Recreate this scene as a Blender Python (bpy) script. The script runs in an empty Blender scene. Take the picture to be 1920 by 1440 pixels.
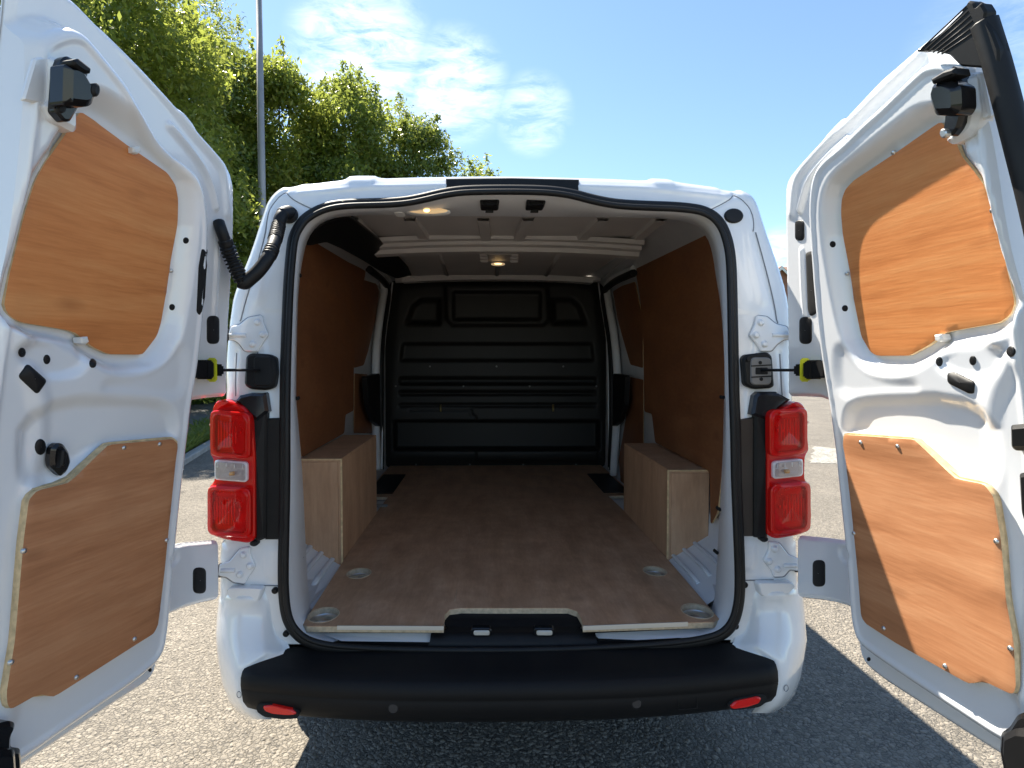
import bpy, bmesh, math, random
import numpy as np
from mathutils import Vector, Matrix
from mathutils.geometry import delaunay_2d_cdt

random.seed(7); rng = np.random.default_rng(7)
scene = bpy.context.scene
COL = scene.collection

# ------------------------------------------------------------------ camera
F = 1080.; PPX, PPY = 934., 709.
CAM = np.array([-.07, -1.66, 1.40])
YAW = math.atan(.0204); PIT = math.atan(.0315)
FW = np.array([math.sin(YAW)*math.cos(PIT), math.cos(YAW)*math.cos(PIT), -math.sin(PIT)])
RT = np.array([math.cos(YAW), -math.sin(YAW), 0.]); UP = np.cross(RT, FW)
cam = bpy.data.cameras.new('camera'); cam_ob = bpy.data.objects.new('camera', cam); COL.objects.link(cam_ob)
cam.sensor_fit = 'HORIZONTAL'; cam.sensor_width = 36.; cam.lens = 36.*F/1920.
cam.shift_x = (960.-PPX)/1920.; cam.shift_y = (PPY-720.)/1920.
cam.clip_start = .02; cam.clip_end = 2000.
M = Matrix(((RT[0], UP[0], -FW[0]), (RT[1], UP[1], -FW[1]), (RT[2], UP[2], -FW[2]))).to_4x4()
M.translation = Vector(CAM); cam_ob.matrix_world = M
scene.camera = cam_ob

# ------------------------------------------------------------------ sun and sky
SUN = Vector((-.415, .56, 1.0)).normalized()
EL = math.asin(SUN.z); AZ = math.atan2(SUN.x, SUN.y)
sun = bpy.data.lights.new('sun', 'SUN'); sun.energy = 5.0; sun.angle = math.radians(.53); sun.color = (1., .925, .80)
sun_ob = bpy.data.objects.new('sun', sun); COL.objects.link(sun_ob)
sun_ob.rotation_euler = SUN.to_track_quat('Z', 'Y').to_euler()
w = bpy.data.worlds.new('World'); scene.world = w; w.use_nodes = True
nt = w.node_tree; nt.nodes.clear()
def wn(t, **k):
    n = nt.nodes.new(t)
    for a, b in k.items(): setattr(n, a, b)
    return n
sky = wn('ShaderNodeTexSky', sky_type='NISHITA', sun_disc=False, sun_elevation=EL, sun_rotation=AZ,
         altitude=50., air_density=1.0, dust_density=.15, ozone_density=3.2)
tc = wn('ShaderNodeTexCoord')
# thin broken cirrus in one part of the sky (a direction, seen from anywhere)
mp = wn('ShaderNodeMapping'); mp.inputs['Rotation'].default_value = (.2, .75, .3); mp.inputs['Scale'].default_value = (6., 6., 20.)
n1 = wn('ShaderNodeTexNoise'); n1.inputs['Scale'].default_value = 2.2; n1.inputs['Detail'].default_value = 9.; n1.inputs['Roughness'].default_value = .66; n1.inputs['Distortion'].default_value = .45
r1 = wn('ShaderNodeMapRange'); r1.inputs[1].default_value = .36; r1.inputs[2].default_value = .88
nt.links.new(tc.outputs['Generated'], mp.inputs[0]); nt.links.new(mp.outputs[0], n1.inputs[0]); nt.links.new(n1.outputs[0], r1.inputs[0])
def pxdir(x, y):
    d = FW+RT*(x-PPX)/F+UP*(PPY-y)/F
    return d/np.linalg.norm(d)
def blob(x, y, lo, hi):
    vm = wn('ShaderNodeVectorMath', operation='DOT_PRODUCT'); vm.inputs[1].default_value = tuple(pxdir(x, y))
    nt.links.new(tc.outputs['Generated'], vm.inputs[0])
    mr = wn('ShaderNodeMapRange', interpolation_type='SMOOTHSTEP')
    mr.inputs[1].default_value = math.cos(math.radians(hi)); mr.inputs[2].default_value = math.cos(math.radians(lo))
    nt.links.new(vm.outputs['Value'], mr.inputs[0]); return mr
def mth(op, a, b):
    n = wn('ShaderNodeMath', operation=op)
    for i, v in enumerate((a, b)):
        if hasattr(v, 'outputs'): nt.links.new(v.outputs[0], n.inputs[i])
        else: n.inputs[i].default_value = v
    return n
mask = mth('MAXIMUM', mth('MAXIMUM', blob(680, 110, .5, 7.), mth('MULTIPLY', blob(850, 165, .5, 5.5), .85)), mth('MULTIPLY', blob(1000, 215, .5, 4.), .6))
mask = mth('MAXIMUM', mask, mth('MULTIPLY', blob(1470, 490, .5, 3.5), .8))
mask = mth('MAXIMUM', mask, mth('MULTIPLY', blob(1900, 90, 1., 7.), .25))
cl = mth('MULTIPLY', mth('MULTIPLY', mask, r1), 1.25); cl.use_clamp = True
mx = wn('ShaderNodeMix', data_type='RGBA')
nt.links.new(cl.outputs[0], mx.inputs[0])
hs = wn('ShaderNodeHueSaturation'); hs.inputs['Saturation'].default_value = .98; hs.inputs['Hue'].default_value = .496; hs.inputs['Value'].default_value = .93
nt.links.new(sky.outputs[0], hs.inputs['Color']); nt.links.new(hs.outputs[0], mx.inputs[6])
mx.inputs[7].default_value = (7.6, 8.0, 8.4, 1)
bg = wn('ShaderNodeBackground'); bg.inputs[1].default_value = .088
out = wn('ShaderNodeOutputWorld')
nt.links.new(mx.outputs[2], bg.inputs[0]); nt.links.new(bg.outputs[0], out.inputs[0])
vs = scene.view_settings
vs.view_transform = 'Standard'; vs.look = 'None'; vs.gamma = 1.; vs.use_curve_mapping = False; vs.exposure = 1.55
scene.cycles.max_bounces = 8; scene.cycles.transparent_max_bounces = 10
scene.cycles.use_denoising = True

# ------------------------------------------------------------------ projection helpers (photo pixel -> point on a real surface)
def ray(x, y): return FW+RT*(x-PPX)/F+UP*(PPY-y)/F
def lean(z):
    t = np.maximum(0, np.asarray(z, float)-1.15); return .155*t*t/(t+.12)
def bis(f, a, b):
    fa = f(a)
    for _ in range(46):
        m = .5*(a+b); fm = f(m)
        if fa*fm <= 0: b = m
        else: a, fa = m, fm
    return m
def onY(x, y, Y): d = ray(x, y); return CAM+d*((Y-CAM[1])/d[1])
def onX(x, y, X): d = ray(x, y); return CAM+d*((X-CAM[0])/d[0])
def onZ(x, y, Z): d = ray(x, y); return CAM+d*((Z-CAM[2])/d[2])
def rearXZ(x, y, off=0.):
    d = ray(x, y)
    t = bis(lambda t: (CAM+t*d)[1]-lean((CAM+t*d)[2])+off, .2, 6.); p = CAM+t*d
    return p[0], p[2]
def rear3(a, b, c): return np.array([a, lean(b)-c, b])
class Frame:            # a door's own frame: u from hinge to free edge, z up, h out of the inner face
    def __init__(s, side, xh, deg):
        phi = math.radians(deg); c, sn = math.cos(phi), math.sin(phi)
        s.side = side; s.H = np.array([side*xh, 0, 0.])
        s.du = np.array([-side*c, -sn, 0]); s.dw = np.array([-side*sn, c, 0])
    def uz(s, x, y, h=.012):
        d = ray(x, y)
        t = bis(lambda t: (CAM+t*d-s.H)@s.dw-lean((CAM+t*d)[2])-h, .2, 6.); p = CAM+t*d
        return ((p-s.H)@s.du, p[2])
    def pts(s, P, h=.012): return np.array([s.uz(x, y, h) for x, y in P])
    def m3(s, u, z, h): return s.H+s.du*u+s.dw*(lean(z)+h)+np.array([0, 0, z])
def smooth_poly(P, it=2, closed=True):
    P = np.asarray(P, float)
    for _ in range(it):
        Q = np.roll(P, -1, 0) if closed else P[1:]
        A = P if closed else P[:-1]
        R = np.empty((2*len(A), P.shape[1])); R[0::2] = .75*A+.25*Q; R[1::2] = .25*A+.75*Q
        P = R if closed else np.vstack([P[:1], R, P[-1:]])
    return P
def fillet(P, r, n=4):
    P = np.asarray(P, float); out = []
    for i in range(len(P)):
        a, b, c = P[i-1], P[i], P[(i+1) % len(P)]
        la, lc = np.linalg.norm(a-b), np.linalg.norm(c-b)
        if min(la, lc) < 1e-6: continue
        q = min(r, .45*la, .45*lc)
        s, e = b+(a-b)/la*q, b+(c-b)/lc*q
        for k in range(n+1):
            t = k/n; out.append((1-t)**2*s+2*t*(1-t)*b+t*t*e)
    return np.array(out)
def sdist(p, poly, closed=True):
    """signed distance (inside +) and nearest point"""
    poly = np.asarray(poly, float); n = len(poly)
    best = np.full(len(p), 1e9); near = np.zeros((len(p), 2)); ins = np.zeros(len(p), bool)
    for i in range(n if closed else n-1):
        a, b = poly[i], poly[(i+1) % n]; ab = b-a; L = ab@ab+1e-18
        t = np.clip(((p-a)@ab)/L, 0, 1); q = a+t[:, None]*ab
        d = np.hypot(*(p-q).T); m = d < best
        best[m] = d[m]; near[m] = q[m]
        if closed and a[1] != b[1]:
            c = ((a[1] > p[:, 1]) != (b[1] > p[:, 1])) & (p[:, 0] < (b[0]-a[0])*(p[:, 1]-a[1])/(b[1]-a[1])+a[0])
            ins ^= c
    return (np.where(ins, best, -best) if closed else best), near
def sst(x): x = np.clip(x, 0, 1); return x*x*(3-2*x)

# ------------------------------------------------------------------ materials
MATS = {}
def mat(name, col=(.5, .5, .5), rough=.5, metal=0., coat=0., spec=.5, bump=None, var=None, emit=None):
    m = bpy.data.materials.new(name); m.use_nodes = True; MATS[name] = m
    N, L = m.node_tree.nodes, m.node_tree.links; b = N['Principled BSDF']
    b.inputs['Base Color'].default_value = (*col, 1); b.inputs['Roughness'].default_value = rough
    b.inputs['Metallic'].default_value = metal; b.inputs['Coat Weight'].default_value = coat
    b.inputs['Coat Roughness'].default_value = .06; b.inputs['Specular IOR Level'].default_value = spec
    tcn = N.new('ShaderNodeTexCoord')
    if var:      # (scale, amount) tone variation
        n = N.new('ShaderNodeTexNoise'); n.inputs['Scale'].default_value = var[0]; n.inputs['Detail'].default_value = 5
        L.new(tcn.outputs['Object'], n.inputs[0])
        h = N.new('ShaderNodeHueSaturation'); h.inputs['Color'].default_value = (*col, 1)
        r = N.new('ShaderNodeMapRange'); r.inputs[1].default_value = .3; r.inputs[2].default_value = .7
        r.inputs[3].default_value = 1-var[1]; r.inputs[4].default_value = 1+var[1]
        L.new(n.outputs[0], r.inputs[0]); L.new(r.outputs[0], h.inputs['Value']); L.new(h.outputs[0], b.inputs['Base Color'])
    if bump:     # (scale, distance)
        n = N.new('ShaderNodeTexNoise'); n.inputs['Scale'].default_value = bump[0]; n.inputs['Detail'].default_value = 4
        L.new(tcn.outputs['Object'], n.inputs[0])
        bp = N.new('ShaderNodeBump'); bp.inputs['Distance'].default_value = bump[1]; bp.inputs['Strength'].default_value = 1.
        L.new(n.outputs[0], bp.inputs['Height']); L.new(bp.outputs[0], b.inputs['Normal'])
    if emit:
        b.inputs['Emission Color'].default_value = (*emit[0], 1); b.inputs['Emission Strength'].default_value = emit[1]
    return m
def wood(name, dark, mid, light, scale, rough=.5, blotch=.0, warp=.35, spec=.4):
    """plywood veneer: flowing figure along the long axis, fine pores, a few knots"""
    m = mat(name, mid, rough, spec=spec); N, L = m.node_tree.nodes, m.node_tree.links; b = N['Principled BSDF']
    t = N.new('ShaderNodeTexCoord'); oi = N.new('ShaderNodeObjectInfo')
    off = N.new('ShaderNodeVectorMath'); off.operation = 'MULTIPLY_ADD'
    off.inputs[1].default_value = (1, 1, 1); sc = N.new('ShaderNodeVectorMath'); sc.operation = 'SCALE'; sc.inputs[0].default_value = (13., 7., 11.)
    L.new(oi.outputs['Random'], sc.inputs[3]); L.new(t.outputs['Object'], off.inputs[0]); L.new(sc.outputs[0], off.inputs[2])
    wn_ = N.new('ShaderNodeTexNoise'); wn_.inputs['Scale'].default_value = 2.3; wn_.inputs['Detail'].default_value = 2
    L.new(off.outputs[0], wn_.inputs[0])
    wm = N.new('ShaderNodeVectorMath'); wm.operation = 'MULTIPLY_ADD'; wm.inputs[1].default_value = (warp*.3, warp*.3, warp)
    L.new(wn_.outputs['Color'], wm.inputs[0]); L.new(off.outputs[0], wm.inputs[2])
    mp = N.new('ShaderNodeMapping'); mp.inputs['Scale'].default_value = scale; L.new(wm.outputs[0], mp.inputs[0])
    a = N.new('ShaderNodeTexNoise'); a.inputs['Scale'].default_value = 1.; a.inputs['Detail'].default_value = 7; a.inputs['Roughness'].default_value = .6; L.new(mp.outputs[0], a.inputs[0])
    mp2 = N.new('ShaderNodeMapping'); mp2.inputs['Scale'].default_value = tuple(s*9 for s in scale); L.new(off.outputs[0], mp2.inputs[0])
    f = N.new('ShaderNodeTexNoise'); f.inputs['Scale'].default_value = 1.; f.inputs['Detail'].default_value = 3; L.new(mp2.outputs[0], f.inputs[0])
    mxx = N.new('ShaderNodeMath'); mxx.operation = 'MULTIPLY_ADD'; mxx.inputs[1].default_value = .36; L.new(f.outputs[0], mxx.inputs[0]); L.new(a.outputs[0], mxx.inputs[2])
    r = N.new('ShaderNodeValToRGB'); e = r.color_ramp.elements
    e[0].position = .43; e[0].color = (*dark, 1); e[1].position = .94; e[1].color = (*light, 1)
    x = e.new(.68); x.color = (*mid, 1); L.new(mxx.outputs[0], r.inputs[0])
    last = r.outputs[0]
    k = N.new('ShaderNodeTexVoronoi'); k.inputs['Scale'].default_value = 5.5; mk = N.new('ShaderNodeMapping'); mk.inputs['Scale'].default_value = (.6, .6, 1.3)
    L.new(wm.outputs[0], mk.inputs[0]); L.new(mk.outputs[0], k.inputs[0])
    kr = N.new('ShaderNodeMapRange'); kr.inputs[1].default_value = .02; kr.inputs[2].default_value = .13; kr.inputs[3].default_value = .55; kr.inputs[4].default_value = 0.
    L.new(k.outputs['Distance'], kr.inputs[0])
    km = N.new('ShaderNodeMix'); km.data_type = 'RGBA'; L.new(kr.outputs[0], km.inputs[0]); L.new(last, km.inputs[6]); km.inputs[7].default_value = (*[c*.75 for c in dark], 1)
    last = km.outputs[2]
    if blotch:
        bn = N.new('ShaderNodeTexNoise'); bn.inputs['Scale'].default_value = 7.; bn.inputs['Detail'].default_value = 8; bn.inputs['Roughness'].default_value = .7; L.new(off.outputs[0], bn.inputs[0])
        br = N.new('ShaderNodeMapRange'); br.inputs[1].default_value = .35; br.inputs[2].default_value = .7; br.inputs[3].default_value = 1-blotch; br.inputs[4].default_value = 1+blotch*.6; L.new(bn.outputs[0], br.inputs[0])
        bh = N.new('ShaderNodeHueSaturation'); L.new(last, bh.inputs['Color']); L.new(br.outputs[0], bh.inputs['Value']); last = bh.outputs[0]
    L.new(last, b.inputs['Base Color'])
    bp = N.new('ShaderNodeBump'); bp.inputs['Distance'].default_value = .0006; L.new(mxx.outputs[0], bp.inputs['Height']); L.new(bp.outputs[0], b.inputs['Normal'])
    rr = N.new('ShaderNodeMapRange'); rr.inputs[3].default_value = rough-.08; rr.inputs[4].default_value = rough+.14; L.new(a.outputs[0], rr.inputs[0]); L.new(rr.outputs[0], b.inputs['Roughness'])
    return m
PAINT = mat('white paint', (.80, .81, .82), .22, coat=1., var=(1.6, .045), bump=(900., .00003))
PAINT_IN = mat('white undercoat', (.72, .73, .74), .38, coat=.25, var=(6., .05))
CEIL = mat('bare grey ceiling paint', (.60, .57, .54), .5, var=(4., .06))
BLACK = mat('black plastic', (.009, .009, .0095), .48, spec=.25, var=(30., .15), bump=(700., .00015))
BUMPER = mat('black grained bumper', (.007, .007, .0075), .6, spec=.22, var=(5., .12), bump=(1100., .00025))
GLOSSBLACK = mat('glossy black plastic', (.010, .010, .011), .16)
RUBBER = mat('black rubber', (.010, .010, .0105), .5, spec=.3, var=(20., .2))
DARKGREY = mat('dark grey plastic', (.16, .155, .15), .5)
ZINC = mat('zinc plated steel', (.62, .62, .6), .3, metal=.9, var=(40., .15))
YELLOW = mat('yellow plastic', (.62, .62, .03), .4)
HOLE = mat('dark cavity', (.006, .006, .006), .9)
BULK = mat('dark bulkhead plastic', (.013, .0127, .0115), .5, spec=.35, var=(6., .12))
TRIM = mat('pale aluminium trim', (.62, .60, .54), .42, metal=.35)
SEAMM = mat('grey seam sealer', (.20, .21, .23), .6)
PLASTWHITE = mat('white clip plastic', (.75, .75, .72), .4)
DISC = mat('sensor plastic', (.03, .03, .032), .4)
PLY_O = wood('orange plywood', (.52, .17, .045), (.66, .24, .070), (.74, .32, .108), (1.8, 1.8, 26.), .5, .05, .06)
PLY_B = wood('brown plywood', (.34, .136, .056), (.46, .200, .088), (.56, .275, .132), (1.4, 1.4, 19.), .52, .06, .14)
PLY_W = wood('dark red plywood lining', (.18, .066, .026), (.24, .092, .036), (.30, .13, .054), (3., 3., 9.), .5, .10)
PLY_L = wood('pale plywood', (.44, .25, .14), (.57, .34, .20), (.65, .42, .26), (10., 10., 1.5), .55, .08)
PLY_F = wood('brown floor plywood', (.39, .225, .125), (.50, .295, .172), (.60, .38, .24), (18., 3., 9.), .48, .2, .2, .5)
EDGE = mat('plywood edge', (.66, .48, .26), .7, var=(60., .25))
EDGE_D = mat('dusty plywood edge', (.55, .44, .30), .75, var=(80., .2))

# ------------------------------------------------------------------ mesh helpers
def link(name, me, parent=None, mats=(), smooth=False):
    for m_ in mats: me.materials.append(m_)
    if smooth: me.polygons.foreach_set('use_smooth', np.ones(len(me.polygons), bool))
    o = bpy.data.objects.new(name, me); COL.objects.link(o)
    if parent is not None: o.parent = parent
    return o
def tag(o, label=None, cat=None, group=None, kind=None):
    if label: o['label'] = label
    if cat: o['category'] = cat
    if group: o['group'] = group
    if kind: o['kind'] = kind
    return o
def empty(name, loc=(0, 0, 0)):
    o = bpy.data.objects.new(name, None); COL.objects.link(o); o.location = loc; o.empty_display_size = .1; return o
class MB:
    """collects verts / faces with a material index"""
    def __init__(s): s.v = []; s.f = []; s.mi = []; s.sm = []
    def add(s, V, Fc, mi=0, sm=False):
        o = len(s.v); s.v += [tuple(map(float, p)) for p in V]
        for f in Fc: s.f.append([i+o for i in f]); s.mi.append(mi); s.sm.append(sm)
        return s
    def loft(s, rings, mi=0, sm=True, closed=True, cap0=False, cap1=False):
        n = len(rings[0]); V = [p for r in rings for p in r]; Fc = []
        for i in range(len(rings)-1):
            for j in range(n if closed else n-1):
                k = (j+1) % n; Fc.append((i*n+j, i*n+k, (i+1)*n+k, (i+1)*n+j))
        s.add(V, Fc, mi, sm)
        if cap0: s.add(rings[0], [list(range(n))[::-1]], mi)
        if cap1: s.add(rings[-1], [list(range(n))], mi)
        return s
    def box(s, c, d, mi=0, rot=None, bev=.0):
        c = np.array(c, float); d = np.array(d, float)/2
        if bev <= 0:
            V = np.array([(x, y, z) for x in (-1, 1) for y in (-1, 1) for z in (-1, 1)])*d
            Fc = [(0, 1, 3, 2), (4, 6, 7, 5), (0, 4, 5, 1), (2, 3, 7, 6), (0, 2, 6, 4), (1, 5, 7, 3)]
            if rot is not None: V = V@np.array(rot).T
            return s.add(V+c, Fc, mi)
        bm = bmesh.new(); bmesh.ops.create_cube(bm, size=2.)
        for v in bm.verts: v.co = Vector(np.array(v.co)*d)
        bmesh.ops.bevel(bm, geom=list(bm.edges), offset=min(bev, .9*min(d)), segments=2, affect='EDGES')
        bm.verts.index_update(); V = np.array([v.co[:] for v in bm.verts])
        if rot is not None: V = V@np.array(rot).T
        s.add(V+c, [[v.index for v in f.verts] for f in bm.faces], mi); bm.free(); return s
    def tube(s, P, r, n=10, closed=False, mi=0, sq=1., ref=None, cap=True):
        P = np.asarray(P, float); m = len(P); r = np.broadcast_to(np.asarray(r, float), (m,))
        T = (np.roll(P, -1, 0)-np.roll(P, 1, 0)) if closed else np.gradient(P, axis=0)
        T /= np.linalg.norm(T, axis=1)[:, None]+1e-12
        rings = []; up = np.array(ref if ref is not None else (.13, -.9, .41)); 
        for i in range(m):
            a = up-T[i]*(up@T[i]); a /= np.linalg.norm(a)+1e-12
            if ref is None: up = a
            b = np.cross(T[i], a)
            rings.append([P[i]+r[i]*(math.cos(q)*b+sq*math.sin(q)*a) for q in np.linspace(0, 2*math.pi, n, endpoint=False)])
        if closed: rings.append(rings[0])
        return s.loft(rings, mi, True, True, cap and not closed, cap and not closed)
    def prism(s, poly, c0, c1, m3, bev=.0, mi=0, mis=None, holes=(), sm=False):
        """outline extruded from c0 to c1 (front) with a chamfered front edge"""
        mis = mi if mis is None else mis
        poly = np.asarray(poly, float)
        if len(poly) > 2 and 0.5*np.sum(poly[:, 0]*np.roll(poly[:, 1], -1)-np.roll(poly[:, 0], -1)*poly[:, 1]) < 0: poly = poly[::-1]
        loops = [poly]
        for h in holes:
            h = np.asarray(h, float)
            if 0.5*np.sum(h[:, 0]*np.roll(h[:, 1], -1)-np.roll(h[:, 0], -1)*h[:, 1]) > 0: h = h[::-1]
            loops.append(h)
        sg = 1. if c1 > c0 else -1.
        V2 = []; E = []; cnt = 0; front = []
        for lp in loops:
            n = len(lp)
            e = np.roll(lp, -1, 0)-lp; e /= np.linalg.norm(e, axis=1)[:, None]+1e-12
            nr = np.stack([-e[:, 1], e[:, 0]], 1); b = nr+np.roll(nr, 1, 0)
            b /= np.maximum(.35, np.linalg.norm(b, axis=1)**2/2)[:, None]
            ins = lp+b*bev if bev > 0 else lp
            A = [m3(p[0], p[1], c0) for p in lp]; B = [m3(p[0], p[1], c1-sg*bev) for p in lp]
            rings = [A, B]
            s.loft(rings, mis, sm)
            if bev > 0: s.loft([B, [m3(p[0], p[1], c1) for p in ins]], mi, sm)
            V2 += [Vector(p) for p in ins]; E += [(cnt+i, cnt+(i+1) % n) for i in range(n)]; cnt += n
        vo, _, fo, *_ = delaunay_2d_cdt(V2, E, [], 1 if len(loops) == 1 else 2, 1e-7)
        if len(loops) > 1:
            keep = []
            for f in fo:
                c = np.mean([vo[i] for i in f], axis=0)[None]
                if sdist(c, V2_arr(V2[:len(poly)]))[0][0] > 0 and all(sdist(c, h)[0][0] < 0 for h in loops[1:]): keep.append(f)
            fo = keep
        s.add([m3(p[0], p[1], c1) for p in vo], [list(f) for f in fo], mi)
        s.add([m3(p[0], p[1], c0) for p in vo], [list(f)[::-1] for f in fo], mis)
        return s
    def build(s, name, mats, parent=None, label=None, fix=True):
        me = bpy.data.meshes.new(name); me.from_pydata(s.v, [], s.f)
        if not isinstance(mats, (list, tuple)): mats = [mats]
        for m_ in mats: me.materials.append(m_)
        me.polygons.foreach_set('material_index', np.array(s.mi, dtype=np.int32))
        me.polygons.foreach_set('use_smooth', np.array(s.sm, dtype=bool))
        if fix:
            bm = bmesh.new(); bm.from_mesh(me); bmesh.ops.remove_doubles(bm, verts=bm.verts, dist=1e-6)
            bmesh.ops.recalc_face_normals(bm, faces=bm.faces); bm.to_mesh(me); bm.free()
        me.update(); o = bpy.data.objects.new(name, me); COL.objects.link(o)
        if parent is not None: o.parent = parent
        if label: o['label'] = label
        return o
def V2_arr(L): return np.array([v[:] for v in L])
def relief(name, outline, res, hfun, m3, mats, parent, hback=0., holes=(), label=None, back=True):
    """pressed sheet: fine grid over an outline with a height function, edges snapped to the outline, turned back to hback"""
    outline = np.asarray(outline, float)
    lo, hi = outline.min(0)-res, outline.max(0)+res
    nx, ny = int((hi[0]-lo[0])/res)+2, int((hi[1]-lo[1])/res)+2
    gx, gy = np.meshgrid(lo[0]+np.arange(nx)*res, lo[1]+np.arange(ny)*res, indexing='ij')
    P = np.stack([gx.ravel(), gy.ravel()], 1)
    sd, near = sdist(P, outline)
    for h in holes:
        s2, n2 = sdist(P, h); s2 = -s2; m_ = s2 < sd; sd = np.where(m_, s2, sd); near[m_] = n2[m_]
    ids = np.arange(nx*ny).reshape(nx, ny)
    q = np.stack([ids[:-1, :-1], ids[1:, :-1], ids[1:, 1:], ids[:-1, 1:]], -1).reshape(-1, 4)
    q = q[(sd[q] > 0).any(1) & (sd[q] > -1.5*res).all(1)]
    used = np.unique(q); re = np.full(nx*ny, -1); re[used] = np.arange(len(used)); q = re[q]
    P = P[used]; sd = sd[used]; out_ = sd < 0; P[out_] = near[used][out_]
    P0 = P.copy(); H = hfun(P0, np.maximum(sd, 0))
    V = m3(P[:, 0:1], P[:, 1:2], H[:, None]) if False else np.array([m3(a, b, c) for (a, b), c in zip(P, H)])
    e = np.concatenate([q[:, [0, 1]], q[:, [1, 2]], q[:, [2, 3]], q[:, [3, 0]]])
    key = np.sort(e, 1); kk = key[:, 0].astype(np.int64)*(len(V)+1)+key[:, 1]
    _, inv, cnt = np.unique(kk, return_inverse=True, return_counts=True); be = e[cnt[inv] == 1]
    faces = q.tolist(); verts = [V]
    n0 = len(V)
    if back:
        bi = np.unique(be); rr = np.full(n0, -1); rr[bi] = np.arange(len(bi))
        top = V[bi]; bot = np.array([m3(P[i, 0], P[i, 1], hback) for i in bi]); verts += [top, bot]; nb = len(bi)
        faces += [[n0+rr[b_], n0+rr[a_], n0+nb+rr[a_], n0+nb+rr[b_]] for a_, b_ in be]
    me = bpy.data.meshes.new(name); me.from_pydata(np.concatenate(verts).tolist(), [], faces)
    o = link(name, me, parent, mats if isinstance(mats, (list, tuple)) else [mats], True); me.update()
    if isinstance(mats, (list, tuple)) and len(mats) > 1:
        mi_ = np.zeros(len(faces), dtype=np.int32); mi_[len(q):] = 1; me.polygons.foreach_set('material_index', mi_)
    # face the viewer side: m3 +h
    nrm = me.polygons[len(faces)//2 if not back else min(100, len(faces)-1)].normal
    c = q[min(100, len(q)-1)][0]; up = np.array(m3(P[c, 0], P[c, 1], H[c]+.01))-V[c]
    if Vector(up).dot(me.polygons[min(100, len(q)-1)].normal) < 0: me.flip_normals()
    if label: o['label'] = label
    return o
def conform(P2, m3, hf, name, m, parent, out=.002, label=None):
    """thin plug or patch lying on a pressed surface, every vertex at the surface's own height"""
    P2 = np.asarray(P2, float); c = P2.mean(0); rs = []
    for q_, dz in ((1., -.004), (1., out*.6), (.9, out), (.5, out*1.15), (.02, out*1.2)):
        R_ = c+(P2-c)*q_; H_ = hf(R_, np.full(len(R_), .1)); rs.append([m3(a, b, h_+dz) for (a, b), h_ in zip(R_, H_)])
    return MB().loft(rs).build(name, m, parent, label)
def circ(x, y, r, n=16, ry=None): return [(x+r*math.cos(a), y+(ry or r)*math.sin(a)) for a in np.linspace(0, 2*math.pi, n, endpoint=False)]
def rrect(x0, y0, x1, y1, r, n=4): return fillet([(x0, y0), (x1, y0), (x1, y1), (x0, y1)], r, n)
def rotp(P, c, deg):
    a = math.radians(deg); P = np.asarray(P, float)-c; return np.stack([P[:, 0]*math.cos(a)-P[:, 1]*math.sin(a), P[:, 0]*math.sin(a)+P[:, 1]*math.cos(a)], 1)+c
# ================================================================== THE VAN
van = tag(empty('cargo_van'), 'white panel van with both rear doors swung open and plywood lined load bay', 'van')
SIL = [(416, 1112), (416, 1014), (428, 1008), (428, 745), (427, 690), (430, 640), (436, 590), (441, 556), (457, 515), (475, 470), (497, 400), (503, 383), (513, 368), (524, 358), (535, 352), (545, 353), (560, 350), (573, 346), (590, 346),
       (620, 342), (648, 339), (655, 333), (664, 331), (700, 331), (708, 332), (716, 336), (760, 335), (835, 333), (960, 332), (1086, 335), (1150, 337), (1208, 340), (1216, 336), (1225, 335.5), (1252, 337), (1264, 342), (1300, 347), (1340, 352),
       (1346, 356), (1372, 360), (1378, 357), (1387, 358), (1403, 366), (1413, 378), (1420, 396), (1427, 420), (1440, 458), (1455, 500), (1470, 550), (1476, 590), (1478, 640), (1480, 745), (1482, 1005), (1490, 1010), (1490, 1108)]
AP = [(537, 720), (539, 640), (543, 533), (549, 463), (554, 441), (563, 425), (573, 412), (587, 402), (605, 393), (627, 387), (655, 384), (692, 383), (730, 382), (765, 379), (795, 373), (823, 366), (858, 360), (896, 358), (960, 357.5), (1012, 358.5),
      (1045, 361), (1075, 366), (1104, 374), (1130, 380), (1162, 385), (1221, 388), (1260, 389), (1294, 392), (1315, 396), (1334, 405), (1347, 418), (1356, 434), (1363, 456), (1368, 485), (1370, 533), (1372, 650), (1374, 760), (1377, 880), (1381, 972), (1384, 1050),
      (1385, 1093), (1383, 1128), (1376, 1157), (1366, 1175), (1352, 1187), (1330, 1195), (1290, 1203), (1230, 1209), (1162, 1213), (1060, 1218), (960, 1220), (860, 1220), (780, 1219), (710, 1217), (655, 1214), (615, 1210), (585, 1203), (565, 1192), (550, 1176), (540, 1155), (535, 1125), (533, 1080), (534, 1020), (536, 930), (537, 830)]
sil = smooth_poly([rearXZ(x, y, -.05) for x, y in SIL], 1, False)
sil_c = np.vstack([sil, [[.60, .50], [-.60, .50]]])
ap = smooth_poly([rearXZ(x, y, 0.) for x, y in AP], 2)
ap_in = smooth_poly([rearXZ(x+(7 if x < 950 else -7)*(abs(x-958) > 300), y+(6 if y < 600 else -6)*(abs(x-958) < 330), 0.) for x, y in AP], 2)
def RX(P, off=0.): return np.array([rearXZ(x, y, off) for x, y in P])
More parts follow.
